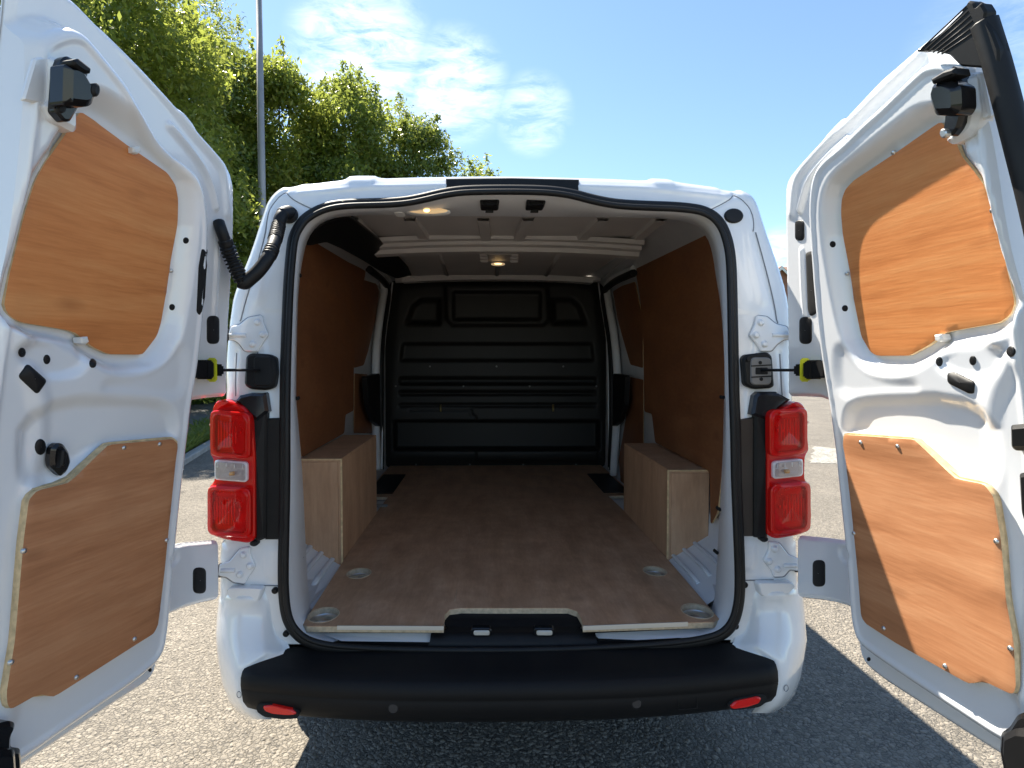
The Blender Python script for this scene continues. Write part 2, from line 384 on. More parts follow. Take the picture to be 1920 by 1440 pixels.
# --- rear body surround (pillars and header) with its pressings
F_POC = [(RX(p), d, w) for p, d, w in [
    ([(492, 583), (533, 583), (530, 790), (505, 790), (505, 735), (500, 665)], -.003, .014),
    ([(1379, 583), (1420, 590), (1412, 660), (1398, 735), (1398, 785), (1379, 785)], -.003, .014),
    ([(497, 1028), (530, 1028), (527, 1085), (505, 1085), (497, 1075)], .003, .014), ([(1387, 1020), (1416, 1020), (1416, 1055), (1408, 1068), (1387, 1068)], .003, .014)]]
F_BEAD = [(RX(p), d, w) for p, d, w in [
    ([(535, 356), (536, 362), (548, 375), (565, 384), (587, 394)], -.004, .006), ([(535, 356), (520, 368), (505, 390), (500, 420), (498, 440), (484, 490), (462, 560), (452, 600)], -.004, .008),
    ([(1378, 362), (1370, 374), (1352, 384), (1332, 394)], -.004, .006), ([(1378, 362), (1392, 372), (1408, 392), (1413, 420), (1411, 435), (1425, 480), (1446, 560), (1456, 600)], -.004, .008),
    ([(444, 660), (441, 690), (441, 745)], -.004, .008), ([(1462, 660), (1464, 700), (1465, 745)], -.004, .008),
    ([(505, 400), (500, 480), (484, 560)], .004, .03), ([(1404, 410), (1412, 480), (1430, 560)], .004, .03),
    ([(560, 362), (700, 350), (960, 345), (1200, 352), (1360, 368)], .004, .012)]]
def h_sur(P, sd):
    R = .05; t = np.clip(sdist(P, sil, False)[0], 0, R)
    h = -.05+np.sqrt(np.maximum(0, R*R-(R-t)**2))
    for p, d, wd in F_POC: h += d*sst(sdist(P, p)[0]/wd+.5)
    for p, d, wd in F_BEAD:
        s = np.abs(sdist(P, p, False)[0]); h += d*sst(1-s/wd)
    return h
surround = relief('rear_body_panel', sil_c, .0055, h_sur, rear3, [PAINT], van, -.06, holes=[ap], back=False)
# --- body sides, roof and nose, carried forward from the rear outline
body = MB()
def sect(Y, zt, wd, zb=.34, wrap=1.):
    out = []
    for x, z in sil_c[:-2]:
        zz = zb+(z-.56)*(zt-zb)/(1.985-.56)
        out.append((x*wd*(1. if zz > .5 else .93)*(1+.05*math.sin(math.pi*min(1, max(0, (zz-.3)/1.6)))*wrap), Y, zz))
    return out
r0 = [(x, float(lean(z))+.0501, z) for x, z in sil_c[:-2]]
r0[0] = (-.74, .10, .36); r0[-1] = (.74, .10, .36)
rings = [r0, sect(.22, 2.0, 1.003), sect(.5, 2.035, 1.075), sect(3.0, 2.04, 1.075), sect(3.55, 1.93, 1.0), sect(4.15, 1.22, .98), sect(4.85, .98, .93), sect(5.0, .80, .85)]
body.loft(rings, 0, True, False)
body.add(rings[-1], [list(range(len(rings[-1])))[::-1]], 0)
body.build('body_shell', PAINT, van)
MB().box((0, 2.75, .36), (1.62, 4.3, .05), bev=.01).build('underbody', BLACK, van)
MB().box((0, .5, .40), (1.1, .7, .06), bev=.02).build('spare_wheel_cover', BLACK, van)
wsh = MB().add([(-.72, 3.60, 1.86), (.72, 3.60, 1.86), (.80, 4.12, 1.27), (-.80, 4.12, 1.27)], [(0, 1, 2, 3)]); wsh.build('windscreen', GLOSSBLACK, van)
for X in (-.80, .80):
    for Y in (.98, 4.2):
        t = MB(); prof = [(.20, -.11), (.30, -.11), (.335, -.08), (.335, .08), (.30, .11), (.20, .11)]
        t.loft([[(X+b, Y+a*math.cos(q), .335+a*math.sin(q)) for a, b in prof] for q in np.linspace(0, 2*math.pi, 33)], 0, True, False)
        ty = t.build('wheel', RUBBER, van)
        d = MB(); d.loft([[(X+b*(1 if X > 0 else -1), Y+a*math.cos(q), .335+a*math.sin(q)) for a, b in [(.205, .10), (.19, .06), (.10, .05), (.02, .08)]] for q in np.linspace(0, 2*math.pi, 25)], 0, True, False)
        d.build('rim', ZINC, ty)
# fine seams between the pressings
for P in ([(536, 359), (538, 363), (549, 374), (566, 383), (588, 393)], [(535, 359), (521, 370), (504, 390), (499, 420), (497, 440), (483, 490), (462, 556), (450, 602)], [(1377, 365), (1369, 374), (1351, 384), (1330, 394)], [(1378, 365), (1392, 374), (1409, 392), (1414, 420), (1412, 434)], [(1416, 436), (1432, 490), (1452, 570), (1458, 606)],
          [(443, 662), (441, 700), (441, 743)], [(1463, 664), (1465, 700), (1467, 742)], [(484, 660), (483, 664)], [(470, 1097), (522, 1098)], [(1394, 1088), (1450, 1087)]):
    q = smooth_poly(RX(P), 2, False); MB().tube([rear3(a, b, h_+.0010) for (a, b), h_ in zip(q, h_sur(q, None))], .0017, 5).build('body_seam', SEAMM, van)
# --- black centre strip of the roof edge, door seal
def rstrip(P, o0, o1, name, m, bev=.002, parent=van, label=None, mis=None):
    return MB().prism(RX(P, o1), o0, o1, rear3, bev).build(name, m, parent, label)
rstrip([(836, 334), (960, 333), (1086, 336), (1085, 358), (1040, 356), (960, 352.5), (890, 353), (836, 357)], -.05, .004, 'roof_edge_cover', BLACK, .003)
seal = MB(); sp = np.array([rear3(a, b, .010) for a, b in ap]); seal.tube(sp, .0155, 10, True, sq=.85)
inner = np.array([rear3(a, b, .024) for a, b in smooth_poly(RX([(958+(x-958)*.995, 790+(y-790)*.995) for x, y in AP], .02), 2)]); seal.tube(inner, .0085, 8, True)
seal.build('door_seal', RUBBER, van)
# --- load bay shell: jamb, inner pillars, walls, ceiling
JI = [(555, 720), (556, 562), (560, 510), (566, 475), (572, 448), (583, 430), (598, 416), (625, 406), (662, 402), (735, 401.5), (850, 403.5), (960, 404), (1100, 405), (1190, 406), (1250, 408), (1290, 413), (1315, 424), (1332, 443), (1341, 475), (1346, 520), (1354, 570), (1358, 640), (1360, 750),
      (1355, 850), (1350, 950), (1345, 1040), (1342, 1100), (1338, 1135), (1325, 1160), (1280, 1174), (960, 1180), (640, 1180), (596, 1172), (582, 1150), (577, 1100), (572, 1000), (568, 900), (560, 800)]
def radial(poly, c=(0., 1.28), n=220):
    poly = np.asarray(poly, float)-c; out = []
    for q in np.linspace(0, 2*math.pi, n, endpoint=False):
        d = np.array([math.cos(q), math.sin(q)]); best = 0
        for i in range(len(poly)):
            a, b = poly[i], poly[(i+1) % len(poly)]; e = b-a; den = d[0]*e[1]-d[1]*e[0]
            if abs(den) < 1e-9: continue
            t = (a[0]*e[1]-a[1]*e[0])/den; u = (a[0]*d[1]-a[1]*d[0])/den
            if t > 0 and -1e-6 <= u <= 1+1e-6: best = max(best, t)
        out.append(np.array(c)+d*best)
    return np.array(out)
jin = smooth_poly([(lambda p: (p[0], p[2]))(onY(x, y, .15+.12*max(0, (760-y)/400.))) for x, y in JI], 2)
secC = fillet([(-.81, .60), (.81, .60), (.81, 1.55), (.80, 1.86), (.70, 1.985), (-.70, 1.985), (-.80, 1.86), (-.81, 1.55)], .04)
secD = fillet([(-.81, .60), (.81, .60), (.81, 1.55), (.81, 1.93), (.72, 2.0), (-.72, 2.0), (-.81, 1.93), (-.81, 1.55)], .04)
rA, rB, rC, rD = radial(ap), radial(jin), radial(secC), radial(secD)
jd = lambda z: .15+.12*np.clip((z-1.27)/.55, 0, 1)
sh = MB()
A = [rear3(a, b, .004) for a, b in rA]; A2 = [rear3(a*.985, 1.28+(b-1.28)*.985, -.03) for a, b in rA]
B = [(a, float(jd(b)), b) for a, b in rB]; B2 = [(a*1.015, float(jd(b))+.012, 1.28+(b-1.28)*1.015) for a, b in rB]
C = [(a, .46, b) for a, b in rC]; D = [(a, 2.66, b) for a, b in rD]
sh.loft([A, A2, B, B2, C, D], 0, True, True, False, True)
sh.build('load_bay_shell', PAINT_IN, van, fix=False)
# --- plywood floor with tie-down cut-outs and a notch for the latch cover
ZF = .622
def pz(P, z=ZF): return np.array([onZ(x, y, z)[:2] for x, y in P])
def mz(a, b, c): return np.array([a, b, c])
fl = np.vstack([pz([(567, 1170), (575, 1174), (832, 1175), (834, 1152), (843, 1143), (865, 1140), (1065, 1140), (1082, 1146), (1090, 1160), (1093, 1174), (1338, 1166), (1349, 1160)]),
                pz([(1252, 1048), (1170, 957)]), [(.63, 1.6), (.78, 1.62), (.78, 2.62), (-.78, 2.62), (-.78, 1.62), (-.63, 1.6)], pz([(704, 962), (641, 1055)])])
def hole(x, y, rx):
    c = onZ(x, y, ZF)[:2]; r = rx*np.linalg.norm(onZ(x, y, ZF)-CAM)/F*.98; return circ(c[0], c[1], r, 26, r*1.15), c, r
HL = [hole(673, 1075, 21), hole(607, 1153, 25), hole(1228, 1071, 20), hole(1307, 1146, 25)]
floor = MB().prism(fl, .604, ZF, mz, .0015, 0, 1, holes=[h[0] for h in HL]).build('plywood_floor', [PLY_F, EDGE_D], van)
for h, c, r in HL:
    ring = MB(); o = circ(c[0], c[1], r*1.05, 26, r*1.21); ring.prism(o, .6222, .6236, mz, .0006, 0, holes=[circ(c[0], c[1], r*.99, 26, r*1.14)]).build('cutout_rim', EDGE_D, floor)
    d = MB(); d.loft([[(c[0]+q*r*math.cos(a), c[1]+q*r*1.1*math.sin(a), z) for a in np.linspace(0, 2*math.pi, 20, endpoint=False)] for q, z in ((.97, .606), (.9, .6015), (.45, .603), (.4, .609), (.02, .610))])
    d.build('tie_down_ring', ZINC, van)
for P in ([(632, 1173.5), (832, 1174.5), (832, 1182), (632, 1181)], [(1093, 1174), (1290, 1166.5), (1290, 1174.5), (1093, 1182)]):
    yy = min(onZ(P[0][0], P[0][1], ZF)[1], onZ(P[1][0], P[1][1], ZF)[1]); a = [onY(x, y, yy-.012) for x, y in P]
    m = MB(); q = np.array(a); b = q+np.array([0, .004, 0]); m.loft([q, b], cap0=True, cap1=True); m.build('floor_edge_trim', TRIM, van)
# scratches on the floor board
for P in ([(879, 988), (881, 1003)], [(857, 1104), (853, 1126), (852, 1128)]):
    MB().tube([onZ(x, y, ZF+.0006) for x, y in P], .0009, 5).build('floor_scratch', EDGE_D, floor)
# --- wheel arch boxes
for side, (xi, yt0, yb0, xo, yt1), (xf, ybf) in ((-1, (642, 860, 1053, 567, 858), (706, 962)), (1, (1252, 881, 1047, 1330, 881), (1169, 957))):
    p = onZ(xi, yb0, ZF); q = onZ(xf, ybf, ZF); Y0, Y1 = p[1], q[1]; Xi = .5*(p[0]+q[0])
    top = onY(xi, yt0, Y0)[2]; Xo = onY(xo, yt1, Y0)[0]; Xo = max(abs(Xo), .79)*side
    b = MB(); t = .012; s = side; zf = ZF-.03
    bx = tag(empty('wheel_arch_box'), None); bx.parent = van
    bx['label'] = 'pale plywood wheel arch box on the %s of the floor' % ('left' if side < 0 else 'right')
    def slab(name, c, d, mi_): return MB().box(c, d, bev=.0012).build(name, mi_, bx)
    slab('side_board', (Xi+s*t/2, (Y0+Y1)/2, (zf+top-t)/2), (t, Y1-Y0, top-t-zf), PLY_L)
    zb = .603
    MB().prism([(Xi+s*(t+.001), zb), (Xo, zb+.105), (Xo, top-t-.001), (Xi+s*(t+.001), top-t-.001)], Y0+t, Y0+.001, lambda a, z, c: np.array([a, c, z]), .001).build('rear_board', PLY_L, bx)
    slab('front_board', ((Xi+Xo)/2+s*.006, Y1-t/2, (zf+top-t)/2), (abs(Xo-Xi)-t-.002, t, top-t-zf-.002), PLY_L)
    slab('top_board', ((Xi+Xo)/2, (Y0+Y1)/2, top-t/2), (abs(Xo-Xi), Y1-Y0+.002, t), PLY_L)
    e = MB().box((Xi-s*.0006, Y0-.0006, (zf+top)/2), (.0065, .0045, top-zf)); e.box(((Xi+Xo)/2, Y0-.001, top-.003), (abs(Xo-Xi), .003, .005)); e.build('board_edge', EDGE, bx)
# sloped metal ledges beside the floor, with pressed ribs
for s in (-1, 1):
    lg = MB(); X0, X1 = .622, .800
    lg.loft([[(s*X0, y, .606), (s*(X0+.02), y, .612), (s*X1, y, .606+.105), (s*.806, y, .80)] for y in np.linspace(.16, 1.4, 8)], 0, True, False)
    lg = lg.build('floor_ledge', PAINT_IN, van, fix=False)
    for k in range(3):
        x0 = .665+.042*k; z0 = .606+.105*(x0-X0)/(X1-X0)
        MB().tube([(s*x0, .30, z0-.006), (s*x0, .36, z0), (s*x0, .56, z0), (s*x0, .60, z0)], .010, 8, sq=.7).build('ledge_rib', PAINT_IN, lg)
# --- side linings
def xs(P, X): return np.array([onX(x, y, X)[1:] for x, y in P])
def wall(side, P, X, name, m, t=.008, label=None, bev=.0015, sm=False, mis=None):
    Xs = side*X; return MB().prism(fillet(xs(P, Xs), .02, 3), Xs+side*t, Xs, lambda y, z, c: np.array([c, y, z]), bev, 0, 1, sm=sm).build(name, [m, mis or EDGE], van, label)
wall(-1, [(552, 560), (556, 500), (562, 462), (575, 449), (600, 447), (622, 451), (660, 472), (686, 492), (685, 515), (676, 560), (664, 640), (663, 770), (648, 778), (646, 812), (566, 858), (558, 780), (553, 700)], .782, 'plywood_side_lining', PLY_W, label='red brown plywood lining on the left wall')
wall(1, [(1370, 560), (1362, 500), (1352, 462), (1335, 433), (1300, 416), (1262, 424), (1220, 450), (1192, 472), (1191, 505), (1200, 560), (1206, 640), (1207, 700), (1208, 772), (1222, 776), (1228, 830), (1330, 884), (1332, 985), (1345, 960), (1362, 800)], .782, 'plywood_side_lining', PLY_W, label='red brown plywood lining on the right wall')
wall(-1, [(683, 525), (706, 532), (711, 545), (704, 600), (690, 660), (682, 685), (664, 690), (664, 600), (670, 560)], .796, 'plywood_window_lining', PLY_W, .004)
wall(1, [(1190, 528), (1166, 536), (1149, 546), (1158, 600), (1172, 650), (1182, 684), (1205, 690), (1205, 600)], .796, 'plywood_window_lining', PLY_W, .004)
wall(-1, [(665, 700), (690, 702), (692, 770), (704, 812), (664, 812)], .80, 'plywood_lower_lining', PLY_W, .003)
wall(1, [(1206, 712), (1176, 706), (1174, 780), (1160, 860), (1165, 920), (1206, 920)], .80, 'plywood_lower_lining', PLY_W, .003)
# pillar frames by the sliding doors, their rubber seals
def pil(P, X, r, name, m, n=8):
    s = 1 if X > 0 else -1
    pts = smooth_poly([onX(x, y, X) for x, y in P], 2, False); return MB().tube(pts, r, n).build(name, m, van)
pil([(688, 492), (712, 516), (722, 535), (716, 570), (707, 630), (704, 690), (704, 780), (707, 880)], -.772, .026, 'door_pillar', PAINT_IN)
pil([(1190, 505), (1160, 518), (1136, 532), (1141, 570), (1152, 630), (1158, 700), (1158, 760), (1150, 890)], .772, .026, 'door_pillar', PAINT_IN)
pil([(692, 505), (722, 528), (729, 548), (722, 590), (714, 650), (713, 760), (714, 880)], -.755, .022, 'sliding_door_seal', RUBBER)
pil([(1188, 512), (1150, 528), (1129, 548), (1136, 590), (1146, 650), (1149, 760), (1145, 880)], .755, .022, 'sliding_door_seal', RUBBER)
pil([(736, 530), (731, 570), (720, 640), (717, 760), (716, 880)], -.742, .006, 'door_edge_strip', PAINT_IN, 6)
pil([(1122, 530), (1127, 570), (1140, 640), (1141, 760), (1142, 880)], .742, .006, 'door_edge_strip', PAINT_IN, 6)
for s, P in ((-1, [(688, 706), (712, 700), (714, 800), (702, 790), (692, 760)]), (1, [(1172, 704), (1150, 700), (1148, 800), (1160, 790), (1170, 760)])):
    wall(s, P, .735, 'step_trim', BLACK, .03, mis=BLACK)
for x, y in ((1183, 947), (714, 950)):
    p = onZ(x, y, ZF); MB().box(p+np.array([0, 0, .006]), (.075, .018, .012), bev=.003).build('floor_latch', DARKGREY, van)
for s in (-1, 1):
    MB().box((s*.69, 1.95, ZF+.003), (.15, .55, .006), bev=.002).build('step_well_cover', RUBBER, van)
# inner D pillar pressings, little dark holes in the jamb
for x, y in ((560, 515), (556, 747), (562, 962), (567, 1045), (1351, 515), (1356, 745), (1349, 955), (1344, 1036)):
    p = onY(x, y, .13+.12*max(0, (760-y)/400.)); m = MB(); 
    m.prism(circ(p[0], p[2], .0045, 10, .006), p[1]+.02, p[1]-.004, lambda a, z, c: np.array([a, c, z])); m.build('jamb_hole', HOLE, van)
# --- ceiling: header, bow and ribs
ZC = 1.99
for k, x in enumerate((918, 1005)):
    m = MB().prism([(lambda p: (p[0], p[2]))(onY(a, b, .150)) for a, b in rrect(x-18, 371, x+18, 384, 6)], .22, .150, lambda a, z, c: np.array([a, c, z]), .003); s_ = m.build('latch_striker_slot', BLACK, van)
    MB().prism([(lambda p: (p[0], p[2]))(onY(a, b, .147)) for a, b in rrect(x-14, 376, x+14, 384, 3)], .15, .1465, lambda a, z, c: np.array([a, c, z]), .001).build('striker_bar', GLOSSBLACK, s_)
for x in (918, 1003):
    MB().prism([(lambda p: (p[0], p[2]))(onY(a, b, .19)) for a, b in rrect(x-8, 392, x+7, 397, 1)], .206, .198, lambda a, z, c: np.array([a, c, z])).build('header_hole', HOLE, van)
WARM = mat('lit lamp lens', (.8, .55, .25), .35, emit=((1., .72, .42), .13)); WARMB = mat('lamp bulb glow', (1, .7, .3), .4, emit=((1., .62, .22), 1.6))
lm = MB(); c = onY(803, 396, .20)
lm.loft([[(c[0]+q*.066*math.cos(a), c[1]-z, c[2]+q*.0105*math.sin(a)) for a in np.linspace(0, 2*math.pi, 28, endpoint=False)] for q, z in ((1.06, -.02), (1.06, .004), (.95, .007))], 0, True, True)
L1 = lm.build('rear_courtesy_light', PLASTWHITE, van, 'oval lit courtesy light in the header rail')
ln = MB(); ln.loft([[(c[0]+q*.066*math.cos(a), c[1]-z, c[2]+q*.0105*math.sin(a)) for a in np.linspace(0, 2*math.pi, 28, endpoint=False)] for q, z in ((.95, .006), (.7, .009), (.3, .011), (.03, .0112))], 0, True, True); ln.build('lens', WARM, L1)
bl = MB(); bl.loft([[(c[0]-.004+q*.011*math.cos(a), c[1]-z, c[2]+q*.006*math.sin(a)) for a in np.linspace(0, 2*math.pi, 14, endpoint=False)] for q, z in ((1, .0105), (.7, .0125), (.05, .0132))], 0, True, True); bl.build('bulb', WARMB, L1)
for x, y in ((747, 397), (1168, 397)):
    c = onY(x, y, .20); MB().prism([(c[0]+a, c[2]+b) for a, b in circ(0, 0, .016, 16, .005)], .25, .195, lambda a, z, c_: np.array([a, c_, z]), .002).build('header_plug', PLASTWHITE, van)
bow = MB(); yb = 1.17
prof = [(-.095, 1.992), (-.09, 1.972), (-.05, 1.970), (-.045, 1.955), (-.005, 1.950), (0., 1.930), (.07, 1.930), (.085, 1.992)]
X_ = np.linspace(-.66, .68, 25)
bow.loft([[(x, yb+a, z-.022*abs(x/.66)**2.2) for a, z in prof] for x in X_], 0, False, False, True, True); bow.build('roof_bow', CEIL, van)
bow2 = MB(); bow2.loft([[(x, 2.45+a, z-.02*abs(x/.66)**2.2) for a, z in [(-.06, 2.0), (-.05, 1.965), (.05, 1.965), (.06, 2.0)]] for x in X_], 0, False, False); bow2.build('roof_bow', CEIL, van)
for (x0, x1) in ((768, 800), (906, 912), (990, 971), (1131, 1086), (660, 702), (1240, 1190)):
    a, b = onZ(x0, 404, ZC), onZ(x1, 447, ZC); a[1] = max(a[1], .30)
    m = MB(); 
    pass
    m.loft([[a+np.array([q, 0, z]) for q, z in ((-.030, .004), (-.022, -.022), (.022, -.022), (.030, .004))], [b+np.array([q, 0, z]) for q, z in ((-.030, .004), (-.022, -.022), (.022, -.022), (.030, .004))]], 0, False, False)
    m.build('ceiling_rib', CEIL, van)
for x0 in (-.33, .0, .33):
    MB().tube([(x0, 1.28, 1.992), (x0*1.05, 2.40, 1.992)], .016, 6, sq=.5).build('ceiling_rib', CEIL, van)
MB().add([(-.66, .44, 1.982), (.66, .44, 1.982), (.70, 2.64, 1.9945), (-.70, 2.64, 1.9945)], [(0, 3, 2, 1)]).build('ceiling_panel', CEIL, van)
# black cover along the left roof rail
cv = [(572, 462), (583, 436), (598, 421), (620, 411), (655, 404), (690, 432), (735, 468), (765, 500), (772, 516), (742, 522), (712, 508), (680, 488), (640, 466), (610, 453)]
def onCant(x, y):
    n_ = np.array([.8, 0, -1.]); p0 = np.array([-.76, 0, 1.80]); d = ray(x, y); return CAM+d*(((p0-CAM)@n_)/(d@n_))
cvp = np.array([onCant(x, y) for x, y in cv]); ax = np.array([1., 0, .8])/math.hypot(1, .8); nn = np.array([.8, 0, -1.])/math.hypot(.8, 1.); o0 = np.array([-.76, 0, 1.80])
MB().prism(fillet([((p-o0)@ax, p[1]) for p in cvp], .03), -.02, .004, lambda a, b, c: o0+ax*a+np.array([0, b, 0])+nn*c, .004).build('roof_rail_cover', BLACK, van)
for (x0, y0, x1, y1) in ((742, 524, 780, 523), (1092, 523, 1125, 522)):
    MB().tube([onY(x0, y0, 2.42), onY(x1, y1, 2.42)], .026, 10).build('grab_strip', CEIL, van)
# front lamp of the load bay
c = onY(934, 495, 1.68); lb = MB().box(onY(936, 480, 1.60)+np.array([0, 0, -.002]), (.13, .22, .02), bev=.004)
L2 = lb.build('front_courtesy_light', CEIL, van, 'small lit lamp under the ceiling near the bulkhead')
for k in range(4):
    for s in (-1, 1): MB().box(onY(936, 470+k*6, 1.50+.05*k)+np.array([s*.085, 0, -.004]), (.045, .030, .02), bev=.004).build('lamp_clip', CEIL, L2)
m = MB(); m.loft([[(c[0]+q*.040*math.cos(a), c[1]-z, c[2]+q*.0085*math.sin(a)) for a in np.linspace(0, 2*math.pi, 20, endpoint=False)] for q, z in ((1, -.02), (1, .004), (.6, .008), (.04, .009))]); m.build('lens', WARM, L2)
m = MB(); m.loft([[(c[0]+q*.022*math.cos(a), c[1]-z, c[2]+q*.004*math.sin(a)) for a in np.linspace(0, 2*math.pi, 16, endpoint=False)] for q, z in ((1, .008), (.6, .011), (.04, .012))]); m.build('bulb', WARMB, L2)
# --- bulkhead
def bY(P, Y=2.58): return np.array([(lambda p: (p[0], p[2]))(onY(x, y, Y)) for x, y in P])
bo = [(712, 880), (709, 760), (714, 640), (724, 548), (738, 519), (790, 511), (860, 508), (1010, 508), (1080, 511), (1122, 520), (1138, 548), (1148, 640), (1151, 760), (1150, 880)]
BF = [('p', [(835, 536), (842, 534), (1010, 534), (1026, 540), (1028, 600), (1018, 611), (850, 611), (838, 600)], .022, .03), ('p', [(851, 549), (1012, 549), (1012, 600), (851, 600)], -.028, .025),
      ('p', [(764, 606), (775, 575), (790, 563), (824, 563), (824, 606)], -.045, .05), ('p', [(1037, 563), (1070, 563), (1084, 575), (1096, 606), (1037, 606)], -.045, .05),
      ('p', [(756, 645), (1108, 645), (1112, 676), (752, 676)], -.03, .02), ('p', [(750, 709), (1116, 709), (1116, 720), (750, 720)], -.05, .012), ('p', [(750, 734), (1116, 734), (1116, 740), (750, 740)], -.03, .012),
      ('p', [(750, 757), (1116, 757), (1116, 762), (750, 762)], -.02, .01), ('p', [(740, 790), (1122, 790), (1122, 842), (740, 842)], -.09, .02), ('p', [(893, 842), (1118, 842), (1118, 864), (893, 864)], .014, .01),
      ('b', [(768, 768), (882, 768), (884, 778), (892, 782), (892, 790)], -.012, .012)]
BFm = [(k, bY(p), d, wd) for k, p, d, wd in BF]
def h_bulk(P, sd):
    h = np.zeros(len(P))
    for k, p, d, wd in BFm:
        if k == 'p': h += d*sst(sdist(P, p)[0]/wd+.5)
        else: h += d*sst(1-np.abs(sdist(P, p, False)[0])/wd)
    return h+.03*sst(sd/.12)
bulk = relief('bulkhead', bY(bo), .011, h_bulk, lambda a, z, c: np.array([a, 2.58-c, z]), [BULK], van, -.08, label='dark ribbed bulkhead closing the front of the load bay')
for x, y in ((806, 687), (931, 687), (1056, 687), (742, 724), (869, 724), (993, 724), (1118, 724), (780, 871), (881, 871), (981, 871), (1080, 871)):
    p = onY(x, y, 2.53); MB().tube([p, p-np.array([0, .006, 0])], .0070, 8).build('bolt', DARKGREY, bulk)
for x, y in ((826, 766), (1037, 766)):
    p = onY(x, y, 2.54); MB().tube([p+np.array([0, 0, .03]), p, p-np.array([0, .01, .02])], .008, 6).build('tie_eye', mat('brass eye %d' % x, (.35, .28, .12), .35, .8), bulk)
for x in (786, 886, 977, 1077):
    MB().tube([onY(x, 519, 2.5), onY(x, 519, 2.49)], .011, 8).build('bulkhead_bolt', ZINC, van)
# --- latch cover and sill
Yl = 0.0
ZS = .598
lc = [(806, 1204), (809, 1189), (832, 1186), (834, 1152), (843, 1143), (865, 1140), (1065, 1140), (1082, 1146), (1090, 1160), (1097, 1182), (1117, 1184), (1119, 1206), (960, 1210)]
# cover drawn as a stepped moulding: front lip, plateau, rise to the floor board
def lrow(ys, zY): return ys
rows = []
for yy, Y, xl, xr in ((1140, .145, 850, 1078), (1146, .142, 838, 1086), (1160, .09, 833, 1092), (1172, .07, 834, 1092), (1178, .055, 838, 1088), (1184, .03, 812, 1115), (1190, .012, 808, 1117), (1206, -.006, 805, 1120), (1216, -.008, 800, 1124)):
    rows.append([onY(xl+(xr-xl)*t, yy, Y) for t in np.linspace(0, 1, 25)])
MB().loft(rows, 0, True, False).build('latch_cover', BLACK, van, fix=False)
for x in (902, 1020):
    P = [(lambda p: (p[0], p[2]))(onY(a, b, .012)) for a, b in rrect(x-20, 1177, x+20, 1194, 7)]
    s_ = MB().prism(P, .03, .008, lambda a, z, c: np.array([a, c, z]), .003).build('striker_recess', GLOSSBLACK, van)
    P = [(lambda p: (p[0], p[2]))(onY(a, b, .004)) for a, b in rrect(x-14, 1183, x+16, 1192, 4)]
    MB().prism(P, .01, .004, lambda a, z, c: np.array([a, c, z]), .002).build('striker_bar', TRIM, s_)
for P in ([(600, 1187), (808, 1187), (806, 1204), (640, 1202)], [(1115, 1187), (1330, 1178), (1310, 1194), (1117, 1204)]):
    q = np.array([onY(x, y, Y) for (x, y), Y in zip(P, (.035, .035, .004, .004))]); MB().loft([[q[0], q[1]], [q[3], q[2]]], 0, False, False).build('sill_plate', PAINT, van, fix=False)
# --- bumper
def bump_rows():
    out = []
    tt = np.linspace(-1, 1, 61)
    #  (z, Y at centre, half width, Y at end)
    for z, Yc, hw, Ye in ((.580, .03, .70, .03), (.566, -.01, .72, .0), (.560, -.05, .745, -.03), (.556, -.12, .752, -.068), (.553, -.165, .755, -.098), (.546, -.176, .757, -.106), (.530, -.182, .760, -.110), (.512, -.1835, .761, -.110), (.509, -.181, .760, -.108), (.505, -.1835, .761, -.109), (.470, -.178, .758, -.104), (.445, -.160, .752, -.09), (.42, -.13, .74, -.06), (.395, -.06, .72, .0), (.385, .05, .70, .06)):
        out.append([(hw*math.sin(t*math.pi/2)/1. if False else hw*t, Yc+(Ye-Yc)*abs(t)**2.6 + (.05*max(0, (abs(t)-.955)/.045)**2), z) for t in tt])
    return out
br = bump_rows()
bumper = MB().loft(br, 0, True, False).build('rear_bumper', [BUMPER], van, 'black grained rear bumper with a flat step', fix=False)
fillb = MB().box((0, .035, .55), (1.30, .07, .05)); fillb.build('bumper_backing', BLACK, van)
def onB(x, y, off=.0):          # point on the bumper face (plane just in front of its curve)
    d = ray(x, y)
    def f(t):
        p = CAM+t*d; tt = min(1, abs(p[0])/.76); return p[1]-(-.181+(.072)*tt**2.6)-off if True else 0
    t = bis(f, .5, 4); return CAM+t*d
for s, P in ((-1, [(480, 1325), (487, 1321), (508, 1321), (553, 1331), (561, 1340), (558, 1347), (530, 1349), (495, 1344), (482, 1335)]), (1, [(1366, 1322), (1376, 1312), (1425, 1303), (1438, 1306), (1438, 1316), (1424, 1326), (1376, 1332), (1367, 1329)])):
    B0 = np.array([onB(x, y, -.003) for x, y in fillet(P, 5)]); cc = B0.mean(0)
    bz = MB(); bz.loft([B0+np.array([0, .03, 0]), B0], cap1=True); rf = bz.build('rear_reflector', [HOLE], bumper, 'red %s reflector in the bumper' % ('left' if s < 0 else 'right'))
    P2 = [(493, 1324), (510, 1322), (550, 1331), (557, 1339), (540, 1340), (510, 1337), (495, 1331)] if s < 0 else [(1369, 1324), (1378, 1315), (1420, 1306), (1428, 1309), (1424, 1317), (1400, 1325), (1372, 1329)]
    B1 = np.array([onB(x, y, -.005) for x, y in fillet(P2, 5)]); m = MB(); m.loft([B1+np.array([0, .01, 0]), B1, cc+(B1-cc)*.9-np.array([0, .003, 0])], cap1=True); m.build('lens', mat('red reflector %d' % s, (.75, .012, .008), .2, coat=.5), rf)
